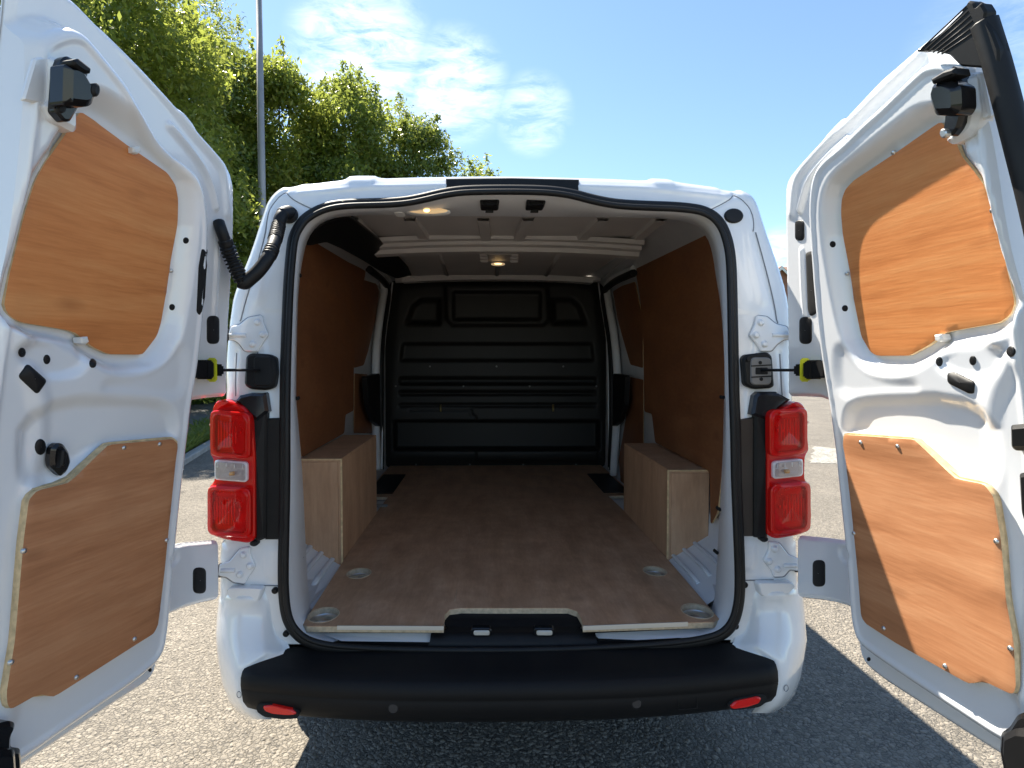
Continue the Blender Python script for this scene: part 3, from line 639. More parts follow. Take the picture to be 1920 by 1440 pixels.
for x, y in ((737, 1329), (1194, 1320)):
    c = onB(x, y, -.0015); MB().prism(circ(c[0], c[2], .0125, 20), c[1]+.02, c[1], lambda a, z, q: np.array([a, q, z]), .001).build('parking_sensor', DISC, bumper)
    MB().tube([(c[0]+.0145*math.cos(a), c[1]+.001, c[2]+.0145*math.sin(a)) for a in np.linspace(0, 2*math.pi, 20, endpoint=False)], .0012, 5, True).build('sensor_ring', HOLE, bumper)
P = [(1272, 1299), (1307, 1294), (1307, 1328), (1272, 1331)]
MB().tube([onB(x, y, -.0005) for x, y in P], .0012, 5, True).build('tow_eye_cover', HOLE, bumper)
# white bumper corners: rows of points from the seal outwards round the side
def corner(side, rows, name):
    m = []
    for y, xs_, Ys in rows:
        p = [onY(x, y, Y) for x, Y in zip(xs_, Ys)]
        p.append(p[-1]+np.array([side*.006, .16, 0])); p.append(p[-1]+np.array([side*.004, .5, 0]))
        m.append(smooth_poly(p, 2, False))
    return MB().loft(m, 0, True, False).build(name, [PAINT], van, 'white %s bumper corner' % ('left' if side < 0 else 'right'), fix=False)
rowsL = [(1098, (528, 505, 490, 470, 440, 418), (.004, .004, .003, -.006, .004, .07)), (1102, (528, 505, 490, 470, 438, 412), (.004, .004, .002, -.008, .0, .07)),
         (1118, (528, 507, 492, 475, 432, 405), (.005, .004, -.006, -.03, -.028, .07)), (1126, (528, 508, 494, 478, 430, 402), (.005, .004, -.008, -.034, -.036, .065)), (1134, (529, 509, 496, 478, 430, 401), (.005, .004, -.010, -.020, -.032, .06)), (1160, (530, 512, 499, 480, 428, 398), (.005, .004, -.012, -.030, -.040, .05)), (1190, (534, 517, 503, 484, 428, 396), (.005, .002, -.02, -.042, -.060, .035)),
         (1215, (543, 528, 510, 490, 430, 397), (-.004, -.008, -.032, -.06, -.075, .03)), (1226, (550, 530, 510, 490, 431, 398), (-.01, -.03, -.05, -.072, -.082, .03)), (1250, (500, 490, 475, 460, 434, 401), (-.05, -.06, -.07, -.09, -.09, .03)), (1285, (500, 485, 470, 455, 438, 408), (-.05, -.09, -.10, -.10, -.095, .03)), (1315, (500, 485, 470, 458, 446, 420), (-.06, -.09, -.10, -.10, -.085, .03)), (1335, (500, 488, 475, 465, 455, 440), (-.05, -.08, -.09, -.09, -.07, .03)), (1349, (510, 500, 490, 480, 474, 464), (-.02, -.05, -.06, -.06, -.04, .04))]
rowsR = []
for y, xs_, Ys in rowsL:
    yr = y-8 if y < 1200 else y-12
    rowsR.append((yr, [1916-x+(3 if y > 1200 else 0) for x in xs_], Ys))
corner(-1, rowsL, 'bumper_corner'); corner(1, rowsR, 'bumper_corner')
# moulded pad on the corner ledge
for P in ([(425, 1107), (432, 1101), (494, 1102), (487, 1127), (475, 1131), (430, 1121)], [(1492, 1098), (1484, 1092), (1418, 1092), (1424, 1116), (1436, 1119), (1480, 1111)]):
    B = np.array([onY(x, y, -.02) for x, y in fillet(P, 6)]); c = B.mean(0); MB().loft([B+np.array([0, .05, 0]), B, c+(B-c)*.9-np.array([0, .008, -.002])], cap1=True).build('ledge_pad', PAINT, van)
for x, y in ((450, 1300), (1472, 1288)):
    c = onY(x, y, -.090); MB().tube([c+np.array([.006*math.cos(a), -.006, .009*math.sin(a)]) for a in np.linspace(0, 2*math.pi, 14, endpoint=False)], .001, 5, True).build('side_sensor', SEAMM, van)
for x, y, r in ((514, 1109, .009), (535, 1190, .009), (1398, 1098, .009), (1381, 1176, .009)):
    a, b = rearXZ(x, y, .012); MB().prism(circ(a, b, r, 14), -.01, .012, rear3, .003).build('rubber_plug', BLACK, van)
# --- tail lamps
RED_SHELL = bpy.data.materials.new('red lamp lens'); RED_SHELL.use_nodes = True
def lensmat(m, col, mixv):
    N, L = m.node_tree.nodes, m.node_tree.links; N.clear()
    t = N.new('ShaderNodeBsdfTransparent'); t.inputs[0].default_value = (*col, 1); g = N.new('ShaderNodeBsdfGlossy'); g.inputs['Roughness'].default_value = .05
    lw = N.new('ShaderNodeLayerWeight'); lw.inputs[0].default_value = .5; pw = N.new('ShaderNodeMath'); pw.operation = 'POWER'; pw.inputs[1].default_value = 4.; L.new(lw.outputs['Facing'], pw.inputs[0]); fr = N.new('ShaderNodeMath'); fr.operation = 'MULTIPLY_ADD'; fr.inputs[1].default_value = .28; fr.inputs[2].default_value = .03; L.new(pw.outputs[0], fr.inputs[0]); d = N.new('ShaderNodeBsdfDiffuse'); d.inputs[0].default_value = (col[0]*.8, col[1]*.6, col[2]*.6, 1)
    m1 = N.new('ShaderNodeMixShader'); m1.inputs[0].default_value = mixv; L.new(t.outputs[0], m1.inputs[1]); L.new(d.outputs[0], m1.inputs[2])
    m2 = N.new('ShaderNodeMixShader'); L.new(fr.outputs[0], m2.inputs[0]); L.new(m1.outputs[0], m2.inputs[1]); L.new(g.outputs[0], m2.inputs[2])
    o = N.new('ShaderNodeOutputMaterial'); L.new(m2.outputs[0], o.inputs[0])
lensmat(RED_SHELL, (.96, .07, .05), .05)
CLEAR = bpy.data.materials.new('clear lamp lens'); CLEAR.use_nodes = True; lensmat(CLEAR, (.93, .93, .93), .06)
REFL = mat('pale lamp optic', (.90, .62, .55), .18, spec=.8); REDP = mat('red lamp frame', (.60, .006, .004), .16, spec=.4)
REDD = mat('dark red lamp bowl', (.62, .035, .025), .12, spec=.8)
def tail(side, outl, units, clear):
    k = side
    def yl(X): ax_ = abs(X)-.70; ax_ -= .092; return -.035+2.0*max(0., ax_)**1.5
    def on(x, y, off=0.):
        d = ray(x, y); t = bis(lambda t: (CAM+t*d)[1]-yl((CAM+t*d)[0])+off, .5, 4); return CAM+t*d
    def patch(P, off0, off1, name, m, parent, inset=.0, bev=.003):
        P = fillet(P, 7, 4); A = np.array([(lambda p: (p[0], p[2]))(on(x, y, off1)) for x, y in P])
        return MB().prism(A, off0, off1, lambda a, z, c: np.array([a, yl(a)-c, z]), bev, sm=False).build(name, m, parent)
    def sheetp(P, off, name, m, parent):      # domed thin lens
        A = np.array([on(x, y, off) for x, y in P]); c = A.mean(0); rs = []
        for q_, dz in ((1., -.006), (.97, -.0015), (.90, .0), (.5, .0006), (.02, .0008)): rs.append(c+(A-c)*q_-np.array([0, dz, 0]))
        o = MB().loft(rs).build(name, m, parent, fix=False); return o
    base = MB(); A = np.array([(lambda p: (p[0], p[2]))(on(x, y, 0)) for x, y in fillet(outl, 9, 4)])
    lamp = base.prism(A, -.10, .0, lambda a, z, c: np.array([a, yl(a)-c, z]), .004, holes=[]).build('tail_lamp', REDP, van, 'red %s tail lamp cluster with a clear middle lens' % ('left' if side < 0 else 'right'))
    for (x0, y0, x1, y1, sk) in units:
        q = lambda x, y: (x, y+sk*(x-x0)/(x1-x0))
        rc = lambda g, r: [q(*p) for p in rrect(x0+g, y0+g, x1-g, y1-g, r, 3)]
        P2 = np.array([(lambda p: (p[0], p[2]))(on(x, y, .018)) for x, y in fillet(rc(0, 14), 7, 4)]); Pi = np.array([(lambda p: (p[0], p[2]))(on(x, y, .018)) for x, y in fillet(rc(8, 11), 5, 3)])
        MB().prism(P2, -.01, .018, lambda a, z, c: np.array([a, yl(a)-c, z]), .003, holes=[Pi]).build('lens_frame', REDP, lamp)
        patch(rc(7, 10), -.005, .0022, 'lamp_bowl', REDD, lamp, bev=.0005)
        xc = x0+(x1-x0)*(.42 if side < 0 else .58); yc = y0+(y1-y0)*.50
        rb = MB()
        for i in range(8):
            xx = xc-20+i*5.4; hh = 26 if 0 < i < 7 else 18
            p0, p1 = on(*q(xx, yc-hh), .0040), on(*q(xx, yc+hh*.9), .0040); rb.tube([p0, p1], .0021, 6)
        for i in range(16):
            a = math.pi*(1.05+.9*i/15.); p = on(*q(xc+30*math.cos(a)+random.uniform(-3, 3), yc-8+32*math.sin(a)+random.uniform(-4, 4)), .0040)
            rb.tube([p-np.array([0, 0, .0018]), p+np.array([0, 0, .0018])], .0018, 5)
        for dx, dy in ((-28, -8), (20, -4), (30, -6)):
            p = on(*q(xc-side*dx*.9, yc+dy), .0040); rb.tube([p-np.array([0, 0, .005]), p+np.array([0, 0, .005])], .003, 6)
        rb.build('reflector_ribs', REFL, lamp)['kind'] = 'stuff'
        sheetp(rc(4, 12), .0205, 'lens', RED_SHELL, lamp)
    x0, y0, x1, y1, sk = clear; q = lambda x, y: (x, y+sk*(x-x0)/(x1-x0))
    patch([q(*p) for p in rrect(x0, y0, x1, y1, 7, 3)], -.01, .010, 'clear_lens_frame', mat('clear lamp rim %d' % side, (.75, .7, .7), .2, coat=.6), lamp, bev=.003)
    patch([q(*p) for p in rrect(x0+3, y0+3, x1-3, y1-3, 6, 3)], .0, .0108, 'clear_reflector', mat('lamp silver %d' % side, (.42, .38, .39), .3, metal=.5, bump=(40., .004)), lamp, bev=.001)
    b = MB()
    for i in range(4):
        xx = x0+8+i*(x1-x0-16)/3.; b.tube([on(*q(xx, y0+5), .0115), on(*q(xx, y0+13), .0115)], .0012, 5)
    b.tube([on(*q(x0+5, y0+13), .0115), on(*q(x1-5, y0+13), .0115)], .0012, 5); b.build('lens_ribs', PLASTWHITE, lamp)['kind'] = 'stuff'
    p = on(*q((x0+x1)/2+side*-3, (y0+y1)/2+4), .013); MB().tube([p-np.array([.006, 0, 0]), p+np.array([.006, 0, 0])], .006, 8).build('bulb', mat('amber bulb %d' % side, (.55, .30, .12), .25), lamp)
    sheetp([q(*p) for p in rrect(x0+2, y0+2, x1-2, y1-2, 6, 3)], .019, 'clear_lens', CLEAR, lamp)
    return lamp
tail(-1, [(408, 749), (398, 764), (393, 852), (399, 860), (402, 902), (391, 913), (387, 990), (398, 1005), (424, 1013), (465, 1019), (477, 1012), (477, 855), (471, 784), (457, 763), (432, 753)],
     [(393, 768, 468, 856, 6), (388, 910, 469, 1004, 6)], (401, 862, 463, 900, 5))
tail(1, [(1496, 752), (1510, 761), (1517, 845), (1510, 856), (1509, 899), (1520, 911), (1522, 975), (1513, 998), (1500, 1003), (1456, 1011), (1440, 1005), (1440, 840), (1447, 792), (1464, 768)],
     [(1444, 770, 1515, 858, -7), (1446, 910, 1521, 1006, -8)], (1450, 866, 1507, 899, -6))
# lamp housings and dark pillar trims
rstrip([(455, 765), (470, 742), (497, 736), (500, 772), (497, 1010), (478, 1018), (476, 850), (470, 784)], -.02, .022, 'lamp_housing', BLACK, .006)
rstrip([(440, 752), (448, 742), (470, 737), (497, 738), (502, 772), (480, 790), (468, 778)], .0, .030, 'lamp_cap', GLOSSBLACK, .008)
rstrip([(497, 785), (532, 784), (527, 1012), (497, 1012)], -.01, .012, 'pillar_trim', BLACK, .003)
rstrip([(1418, 745), (1428, 735), (1458, 735), (1465, 768), (1447, 792), (1440, 850), (1440, 1012), (1415, 1008), (1416, 780)], -.02, .022, 'lamp_housing', BLACK, .006)
rstrip([(1416, 742), (1424, 735), (1462, 738), (1484, 750), (1462, 766), (1446, 790), (1410, 778)], .0, .030, 'lamp_cap', GLOSSBLACK, .008)
rstrip([(1382, 788), (1416, 782), (1416, 1006), (1386, 1006)], -.01, .010, 'pillar_trim', mat('dark brown trim', (.035, .026, .02), .5), .003)
for x, y in ((475, 1020), (1434, 1012)):
    a, b = rearXZ(x, y, .02); MB().prism(circ(a, b, .012, 12, .008), -.02, .02, rear3, .003).build('lamp_screw_cap', RUBBER, van)
# --- hinges
HP = [[(432, 611), (447, 609), (464, 595), (490, 590), (493, 606), (502, 627), (485, 653), (482, 660), (458, 659), (447, 644), (438, 638), (425, 637)],
      [(1477, 612), (1456, 607), (1439, 593), (1420, 591), (1417, 607), (1407, 628), (1424, 651), (1427, 659), (1447, 659), (1459, 645), (1471, 637), (1484, 636)],
      [(410, 1059), (429, 1053), (449, 1029), (468, 1026), (468, 1040), (478, 1064), (464, 1084), (458, 1096), (437, 1093), (423, 1083), (408, 1081)],
      [(1500, 1049), (1480, 1041), (1462, 1018), (1443, 1016), (1443, 1031), (1433, 1053), (1447, 1069), (1452, 1083), (1471, 1082), (1482, 1069), (1500, 1072)]]
HB = [[(482, 604), (492, 627), (473, 645)], [(1427, 605), (1418, 628), (1434, 645)], [(456, 1041), (468, 1062), (449, 1078)], [(1453, 1030), (1443, 1053), (1459, 1068)]]
for P, Q in zip(HP, HB):
    hg = MB().prism(fillet(RX(P, .012), .006, 3), .0, .011, rear3, .003).build('hinge_plate', PAINT, van)
    MB().tube([rear3(a, b, .0014) for a, b in fillet(RX(P, .003), .006, 3)], .0015, 5, True).build('hinge_sealer', SEAMM, hg)
    for x, y in Q:
        a, b = rearXZ(x, y, .014); t = MB(); t.loft([[rear3(a+r*math.cos(q), b+r*math.sin(q), h) for q in np.linspace(0, 2*math.pi, 18, endpoint=False)] for r, h in ((.0105, .010), (.0105, .0125), (.0075, .013), (.0070, .018), (.0055, .019), (.0005, .019))]); t.build('hinge_bolt', PAINT, hg)
    s = -1 if P[0][0] < 900 else 1
    kx = min(p[0] for p in P) if s < 0 else max(p[0] for p in P); ky = np.mean([p[1] for p in P if abs(p[0]-kx) < 14])
    a, b = rearXZ(kx, ky, .0); k = MB(); k.tube([(a+s*.006, -.004, b-.021), (a+s*.006, -.004, b+.021)], .0085, 12); k.build('hinge_pin', ZINC, hg)
    MB().box((a-s*.008, .004, b), (.018, .022, .036), bev=.002).build('hinge_knuckle', mat('greasy hinge %d' % kx, (.03, .022, .015), .4), hg)
    MB().tube([rear3(a2, b2, .0125) for a2, b2 in RX([((Q[1][0]*.55+kx*.45), ky), (kx-s*6, ky)], .0125)], .006, 8).build('hinge_rib', PAINT, hg)
# --- grommets, check strap boxes
rstrip(circ(1377, 404, 18, 22, 14), -.01, .007, 'body_grommet', RUBBER, .004)
bk = rstrip(fillet([(460, 668), (470, 662), (502, 664), (516, 670), (518, 700), (514, 726), (500, 732), (468, 730), (457, 722)], 6), -.01, .022, 'check_strap_box', BLACK, .007)
rstrip(rrect(475, 668, 508, 724, 8), .02, .026, 'box_lid', BLACK, .003, bk)
bk = rstrip(fillet([(1393, 672), (1399, 665), (1440, 660), (1449, 668), (1453, 724), (1446, 728), (1414, 730), (1397, 722)], 6), -.01, .020, 'check_strap_box', BLACK, .006)
rstrip(rrect(1408, 670, 1447, 722, 10), .018, .026, 'box_lid', DARKGREY, .003, bk)
rstrip(rrect(1417, 689, 1440, 702, 2), .02, .0275, 'strap_slot', HOLE, .001, bk)
for x, y in ((1426, 680), (1428, 711), (1404, 674)): rstrip(circ(x, y, 3.4, 12), .02, .028, 'box_screw', BLACK, .001, bk)
for y in (685, 706): rstrip([(1409, y), (1447, y-2), (1447, y+.5), (1409, y+2.5)], .02, .027, 'box_rib', BLACK, .0005, bk)
# --- rear doors
LD, RD = Frame(-1, .835, 104.), Frame(1, .835, 97.)
def door(D, UF, outl, crest, win, ply, pocks, beads, plateaus, label):
    HC = .078
    o = np.vstack([D.pts(outl[0], .014), [[UF, D.pts([outl[0][-1]], .014)[0][1]]], D.pts(outl[1], .0)])
    o = fillet(o, .012, 2)
    cr = smooth_poly(np.vstack([D.pts(crest[0], HC*.6), [[UF-.02, D.pts([crest[0][-1]], HC*.6)[0][1]+.01]], D.pts(crest[1], HC*.6)]), 2)
    wn_ = smooth_poly(D.pts(win, .058), 2); pl = D.pts(ply, .053)
    pk = [(smooth_poly(D.pts(p, HC), 2), d, wd) for p, d, wd in pocks]; bd = [(smooth_poly(D.pts(p, h0), 2, False), d, wd) for p, d, wd, h0 in beads]
    def hf(P, sd):
        e = .004+.010*sst(sd/.010)                       # hemmed edge
        s, _ = sdist(P, cr); h = e+(HC-.014)*sst(s/.034+.55)+.004*sst(1-np.abs(s-.022)/.010)
        s, _ = sdist(P, wn_); h -= .036*sst(s/.044+.5)*sst((h-.014)/.03)
        s, _ = sdist(P, pl); m = sst((s+.030)/.030); h = h*(1-m)+np.minimum(h, .040)*m
        for p, d, wd in pk: h += d*sst(sdist(P, p)[0]/wd+.5)
        for p, d, wd in bd: h += d*sst(1-np.abs(sdist(P, p, False)[0])/wd)
        return h
    dr = relief('rear_door', o, .0042, hf, D.m3, [PAINT], van, -.003, label=label)
    ctr = o.mean(0); oo = ctr+(o-ctr)*1.004
    MB().prism(oo, -.0005, -.006, D.m3, .002).build('door_skin', PAINT, dr)
    D.ob = dr
    D.hf = hf
    return dr
def dsheet(D, P, h0, h1, name, m, bev=.002, r=6, parent=None, label=None, holes=()):
    P = fillet(P, r, 3) if r else P
    ms = m if isinstance(m, (list, tuple)) else [m]
    return MB().prism(D.pts(P, h1), h0, h1, D.m3, bev, 0, len(ms)-1).build(name, ms, parent or D.ob, label)
def dhole(D, P, h, name='rubber_plug', m=None, r=0, out=.003):
    P = fillet(P, r, 3) if r else np.asarray(P, float); hh = np.full(len(P), .06); sd1 = np.full(len(P), .1)
    for _ in range(7):
        Q = np.array([D.uz(x, y, q_) for (x, y), q_ in zip(P, hh)]); hh = .5*hh+.5*D.hf(Q, sd1)
    return conform(Q, D.m3, D.hf, name, m or RUBBER, D.ob, .0025)
OL = [(143, 0), (271, 134), (335, 204), (344, 206), (362, 228), (368, 242), (423, 303), (435, 324), (441, 350), (441, 420), (440, 460), (437, 517), (432, 598), (430, 640), (428, 743), (390, 746), (352, 752), (343, 761), (337, 800), (334, 838), (327, 920), (317, 1000), (315, 1028),
      (350, 1018), (413, 1013), (414, 1123), (380, 1130), (347, 1140), (318, 1154), (306, 1164), (303, 1200), (300, 1226), (294, 1260), (280, 1280), (204, 1329), (117, 1388), (50, 1434)]
CL = [(122, 40), (178, 105), (225, 163), (250, 212), (298, 272), (352, 320), (370, 362), (377, 420), (374, 500), (366, 620), (356, 700), (346, 752), (338, 830), (324, 940), (310, 1080), (302, 1180), (291, 1230), (250, 1272), (110, 1366), (20, 1430)]
WL = [(60, 470), (82, 350), (100, 290), (140, 225), (160, 175), (215, 205), (300, 275), (338, 315), (352, 362), (348, 450), (336, 540), (322, 620), (300, 668), (255, 690), (205, 690), (160, 668), (130, 640), (30, 612), (6, 590)]
# plywood in the doors
PU = [[(152, 208), (172, 222), (242, 274), (280, 300), (315, 324), (330, 347), (335, 373), (334, 420), (321, 488), (314, 540), (303, 604), (295, 630), (268, 665), (204, 664), (175, 651), (140, 622), (117, 617), (38, 604), (18, 592), (8, 575), (18, 517), (47, 400), (67, 338), (85, 306), (120, 257)],
      [(1763, 227), (1682, 284), (1600, 338), (1584, 355), (1577, 374), (1576, 400), (1579, 438), (1593, 511), (1602, 572), (1614, 631), (1631, 660), (1643, 667), (1704, 667), (1739, 648), (1774, 622), (1873, 605), (1894, 590), (1902, 567), (1875, 455), (1858, 390), (1844, 347), (1822, 317), (1801, 292), (1790, 262)]]
door(LD, .735, (OL, [(-60, 600), (-24, 300), (2, 60), (6, 20), (12, -70)]), (CL, [(-40, 600), (0, 300), (28, 110), (40, 60)]), WL, PU[0],
     [([(32, 660), (50, 640), (120, 640), (165, 655), (172, 672), (150, 700), (95, 708), (70, 695)], -.011, .026), ([(48, 752), (290, 750), (322, 768), (330, 800), (326, 822), (200, 832), (130, 880), (70, 905), (40, 900)], -.014, .035),
      ([(318, 1038), (372, 1026), (378, 1056), (345, 1078), (322, 1074)], -.005, .012), ([(250, 705), (300, 690), (345, 640), (350, 700), (340, 742), (280, 742), (200, 735), (200, 715)], -.006, .04)],
     [([(322, 236), (356, 275), (388, 320), (402, 360), (408, 390)], .012, .012, .02), ([(205, 50), (260, 120), (330, 200), (352, 232), (412, 300), (424, 330), (428, 400)], .006, .022, .016), ([(45, 640), (45, 500), (75, 380), (110, 290)], .008, .03, .078),
      ([(408, 420), (408, 500), (402, 590)], .006, .012, .016), ([(60, 700), (90, 800), (60, 900), (40, 1100), (10, 1350)], .006, .03, .078)], [], 'left rear door swung open, plywood panels in the shade')
OR = [(1763, 49), (1644, 152), (1581, 222), (1571, 223), (1549, 249), (1543, 259), (1481, 325), (1473, 340), (1470, 356), (1470, 400), (1472, 526), (1474, 605), (1475, 743), (1500, 743), (1537, 745), (1561, 756), (1568, 771), (1577, 800), (1580, 840), (1583, 868), (1590, 949), (1595, 1016),
      (1547, 1009), (1492, 1004), (1492, 1119), (1530, 1123), (1564, 1129), (1592, 1138), (1604, 1152), (1606, 1201), (1611, 1230), (1622, 1250), (1652, 1274), (1710, 1312), (1827, 1387), (1882, 1422)]
CR_ = [(1772, 100), (1718, 150), (1672, 195), (1640, 222), (1600, 262), (1555, 298), (1537, 335), (1531, 390), (1534, 450), (1545, 600), (1558, 690), (1570, 760), (1580, 840), (1592, 950), (1604, 1060), (1609, 1150), (1622, 1205), (1662, 1238), (1850, 1362), (1900, 1395)]
WR = [(1862, 430), (1850, 350), (1815, 290), (1798, 245), (1752, 205), (1690, 250), (1610, 312), (1572, 345), (1560, 385), (1563, 450), (1578, 540), (1595, 620), (1615, 668), (1645, 690), (1705, 692), (1745, 672), (1780, 645), (1880, 628), (1910, 600), (1888, 520)]
door(RD, .765, (OR, [(1990, 600), (1925, 250), (1885, 110), (1872, 66), (1850, 10), (1826, 4)]), (CR_, [(1960, 600), (1900, 250), (1866, 130), (1850, 110)]), WR, PU[1],
     [([(1880, 650), (1840, 640), (1785, 650), (1752, 668), (1760, 690), (1800, 708), (1850, 708), (1875, 690)], -.011, .026), ([(1860, 748), (1620, 748), (1590, 766), (1584, 800), (1588, 815), (1710, 822), (1780, 880), (1840, 900), (1870, 900)], -.014, .035),
      ([(1530, 1022), (1590, 1026), (1594, 1054), (1545, 1062), (1530, 1045)], -.005, .012), ([(1665, 710), (1615, 690), (1570, 640), (1566, 700), (1575, 742), (1640, 742), (1715, 735), (1715, 718)], -.006, .04)],
     [([(1585, 262), (1550, 292), (1514, 335), (1502, 375), (1497, 395)], .012, .012, .02), ([(1720, 105), (1640, 180), (1580, 240), (1562, 250), (1500, 318), (1487, 345), (1483, 400)], .006, .022, .016), ([(1862, 640), (1880, 520), (1862, 400), (1820, 290)], .008, .03, .078),
      ([(1502, 470), (1504, 540), (1508, 590)], .006, .012, .016), ([(1890, 680), (1850, 760), (1855, 880), (1885, 1050), (1915, 1300)], .006, .03, .078)], [], 'right rear door swung open, plywood panels crossed by sunlight')
PLo = [[(324, 823), (204, 834), (131, 905), (70, 920), (55, 937), (45, 1015), (29, 1200), (13, 1300), (15, 1323), (22, 1330), (73, 1301), (102, 1307), (268, 1201), (289, 1188), (297, 1172), (309, 1072), (318, 984), (335, 833)],
       [(1583, 815), (1713, 824), (1789, 897), (1844, 908), (1862, 932), (1876, 1013), (1885, 1122), (1900, 1207), (1904, 1291), (1898, 1301), (1891, 1300), (1844, 1277), (1815, 1282), (1681, 1207), (1622, 1169), (1614, 1157), (1608, 1078), (1595, 950), (1579, 830)]]
SU = [[(322, 508), (153, 637), (255, 279)], [(1587, 513), (1674, 286), (1860, 395)]]
SL = [[(46, 1033), (22, 1242), (233, 840), (300, 833), (253, 1198), (144, 1270), (313, 1013)], [(1613, 830), (1682, 837), (1867, 1015), (1893, 1216), (1771, 1249), (1656, 1178), (1600, 1000)]]
for i, D in enumerate((LD, RD)):
    a = relief('plywood_panel', fillet(D.pts(PU[i], .053), .008, 3), .012, lambda P, sd: .053-.0012*(sd < 1e-5), D.m3, [PLY_O, EDGE], D.ob, .043, label='orange plywood upper panel')
    b = relief('plywood_panel', fillet(D.pts(PLo[i], .1005), .006, 3), .012, lambda P, sd: .1005-.001*(sd < 1e-5), D.m3, [PLY_B, EDGE], D.ob, .0905, label='brown plywood lower panel')
    relief('plywood_backing', fillet(D.pts([(x+(6 if i else -6)*((x > 1740) if i else (x < 180)), y-4*(y < 1000)) for x, y in PLo[i]], .09), .006, 3), .02, lambda P, sd: .0895+0*sd, D.m3, [EDGE, EDGE], D.ob, .076)
    for n, (x, y) in enumerate(SU[i]+SL[i]):
        hh = .0545 if n < len(SU[i]) else .102
        u, z = D.uz(x, y, hh); s = MB(); s.loft([[D.m3(u+r*math.cos(q), z+r*math.sin(q), h) for q in np.linspace(0, 2*math.pi, 12, endpoint=False)] for r, h in ((.0048, hh-.004), (.0048, hh), (.003, hh+.0018), (.0005, hh+.0022))]); s.build('screw', ZINC, D.ob)
for D, x, y in ((LD, 160, 638), (LD, 257, 281), (RD, 1757, 633)):
    dsheet(D, [(x-7, y-5), (x+6, y-7), (x+9, y+3), (x+2, y+8), (x-6, y+5)], .045, .066, 'plastic_clip', PLASTWHITE, .003, 0)
# plugs and slots
HCc = .078
for P in (circ(348, 451, 5, 12, 6), circ(322, 576, 5, 12, 6)): dhole(LD, P, HCc-.03, m=HOLE, out=.031)
for P in (circ(40, 661, 7, 14, 9), circ(87, 674, 6, 14, 9), circ(173, 681, 6, 14, 9), circ(75, 838, 10, 16, 15)): dhole(LD, P, HCc-.014, out=.011)
dhole(LD, fillet([(50, 681), (87, 714), (69, 740), (33, 706)], 7), HCc-.004, out=.002)
dhole(LD, fillet([(378, 466), (385, 470), (384, 500), (380, 570), (374, 592), (368, 585), (372, 500)], 5), .05, 'door_slot', HOLE, 0, .004)
dhole(LD, rrect(388, 592, 411, 645, 11, 5), .014, 'oval_grommet', RUBBER, 0, .005); dhole(LD, rrect(362, 1064, 386, 1113, 11, 5), .014, 'oval_grommet', RUBBER, 0, .005)
kb = dsheet(LD, [(97, 862), (100, 840), (110, 830), (122, 832), (133, 848), (137, 866), (130, 884), (117, 894), (110, 886), (99, 876)], .07, .086, 'release_knob', GLOSSBLACK, .006, 5)
dsheet(LD, [(119, 843), (128, 846), (124, 872), (114, 878)], .086, .098, 'knob_grip', BLACK, .003, 3, kb)
for P in (circ(1562, 458, 5, 12, 6), circ(1585, 578, 5, 12, 6)): dhole(RD, P, HCc-.03, m=HOLE, out=.031)
for P in (circ(1762, 678, 6, 14, 9), circ(1825, 676, 6, 14, 9), circ(1897, 659, 8, 14, 10)): dhole(RD, P, HCc-.014, out=.011)
dhole(RD, fillet([(1777, 699), (1790, 697), (1829, 716), (1827, 738), (1818, 738), (1778, 718)], 6), HCc-.004, out=.002)
dhole(RD, fillet([(1511, 474), (1524, 470), (1531, 560), (1533, 586), (1520, 594), (1515, 582)], 5), .05, 'door_slot', HOLE, 0, .004)
dhole(RD, rrect(1499, 594, 1522, 645, 11, 5), .014, 'oval_grommet', RUBBER, 0, .005); dhole(RD, rrect(1524, 1050, 1547, 1100, 11, 5), .014, 'oval_grommet', RUBBER, 0, .005)
dhole(RD, rrect(1491, 413, 1508, 451, 8, 5), .018, 'round_grommet', RUBBER, 0, .008)
dhole(LD, circ(281, 1256, 3, 10, 4), .016, 'drain_hole', HOLE, 0, .001); dhole(RD, circ(1629, 1236, 3, 10, 4), .016, 'drain_hole', HOLE, 0, .001)
# upper latches with their white brackets
dsheet(LD, [(66, 108), (98, 106), (118, 112), (112, 190), (104, 205), (88, 197), (45, 188), (45, 180)], .074, .082, 'latch_bracket', PAINT, .003, 6)
dsheet(LD, [(98, 106), (120, 112), (113, 195), (150, 208), (150, 240), (144, 248), (100, 224), (88, 197), (96, 190)], .06, .094, 'latch_bracket', PAINT, .008, 8)
lt = dsheet(LD, [(117, 110), (128, 104), (155, 118), (172, 132), (168, 138), (150, 200), (134, 228), (122, 228), (105, 208), (110, 140)], .09, .108, 'upper_latch', GLOSSBLACK, .004, 5)
dsheet(LD, [(128, 118), (148, 120), (164, 130), (178, 155), (188, 170), (180, 196), (167, 200), (126, 195)], .108, .145, 'latch_body', GLOSSBLACK, .010, 7, lt)
dsheet(LD, [(138, 112), (150, 109), (174, 128), (172, 138), (160, 136), (140, 122)], .125, .150, 'latch_lever', BLACK, .004, 3, lt)
dsheet(LD, circ(183, 168, 8, 14, 13), .12, .150, 'latch_buffer', RUBBER, .004, 0, lt)
dsheet(LD, circ(118, 203, 8, 12, 9), .108, .114, 'latch_bolt', BLACK, .002, 0, lt)
dsheet(RD, [(1805, 138), (1840, 134), (1856, 216), (1852, 222), (1828, 226), (1806, 190)], .074, .082, 'latch_bracket', PAINT, .003, 6)
dsheet(RD, [(1803, 142), (1822, 138), (1832, 210), (1825, 240), (1812, 256), (1780, 272), (1766, 262), (1778, 252), (1806, 232)], .06, .094, 'latch_bracket', PAINT, .008, 8)
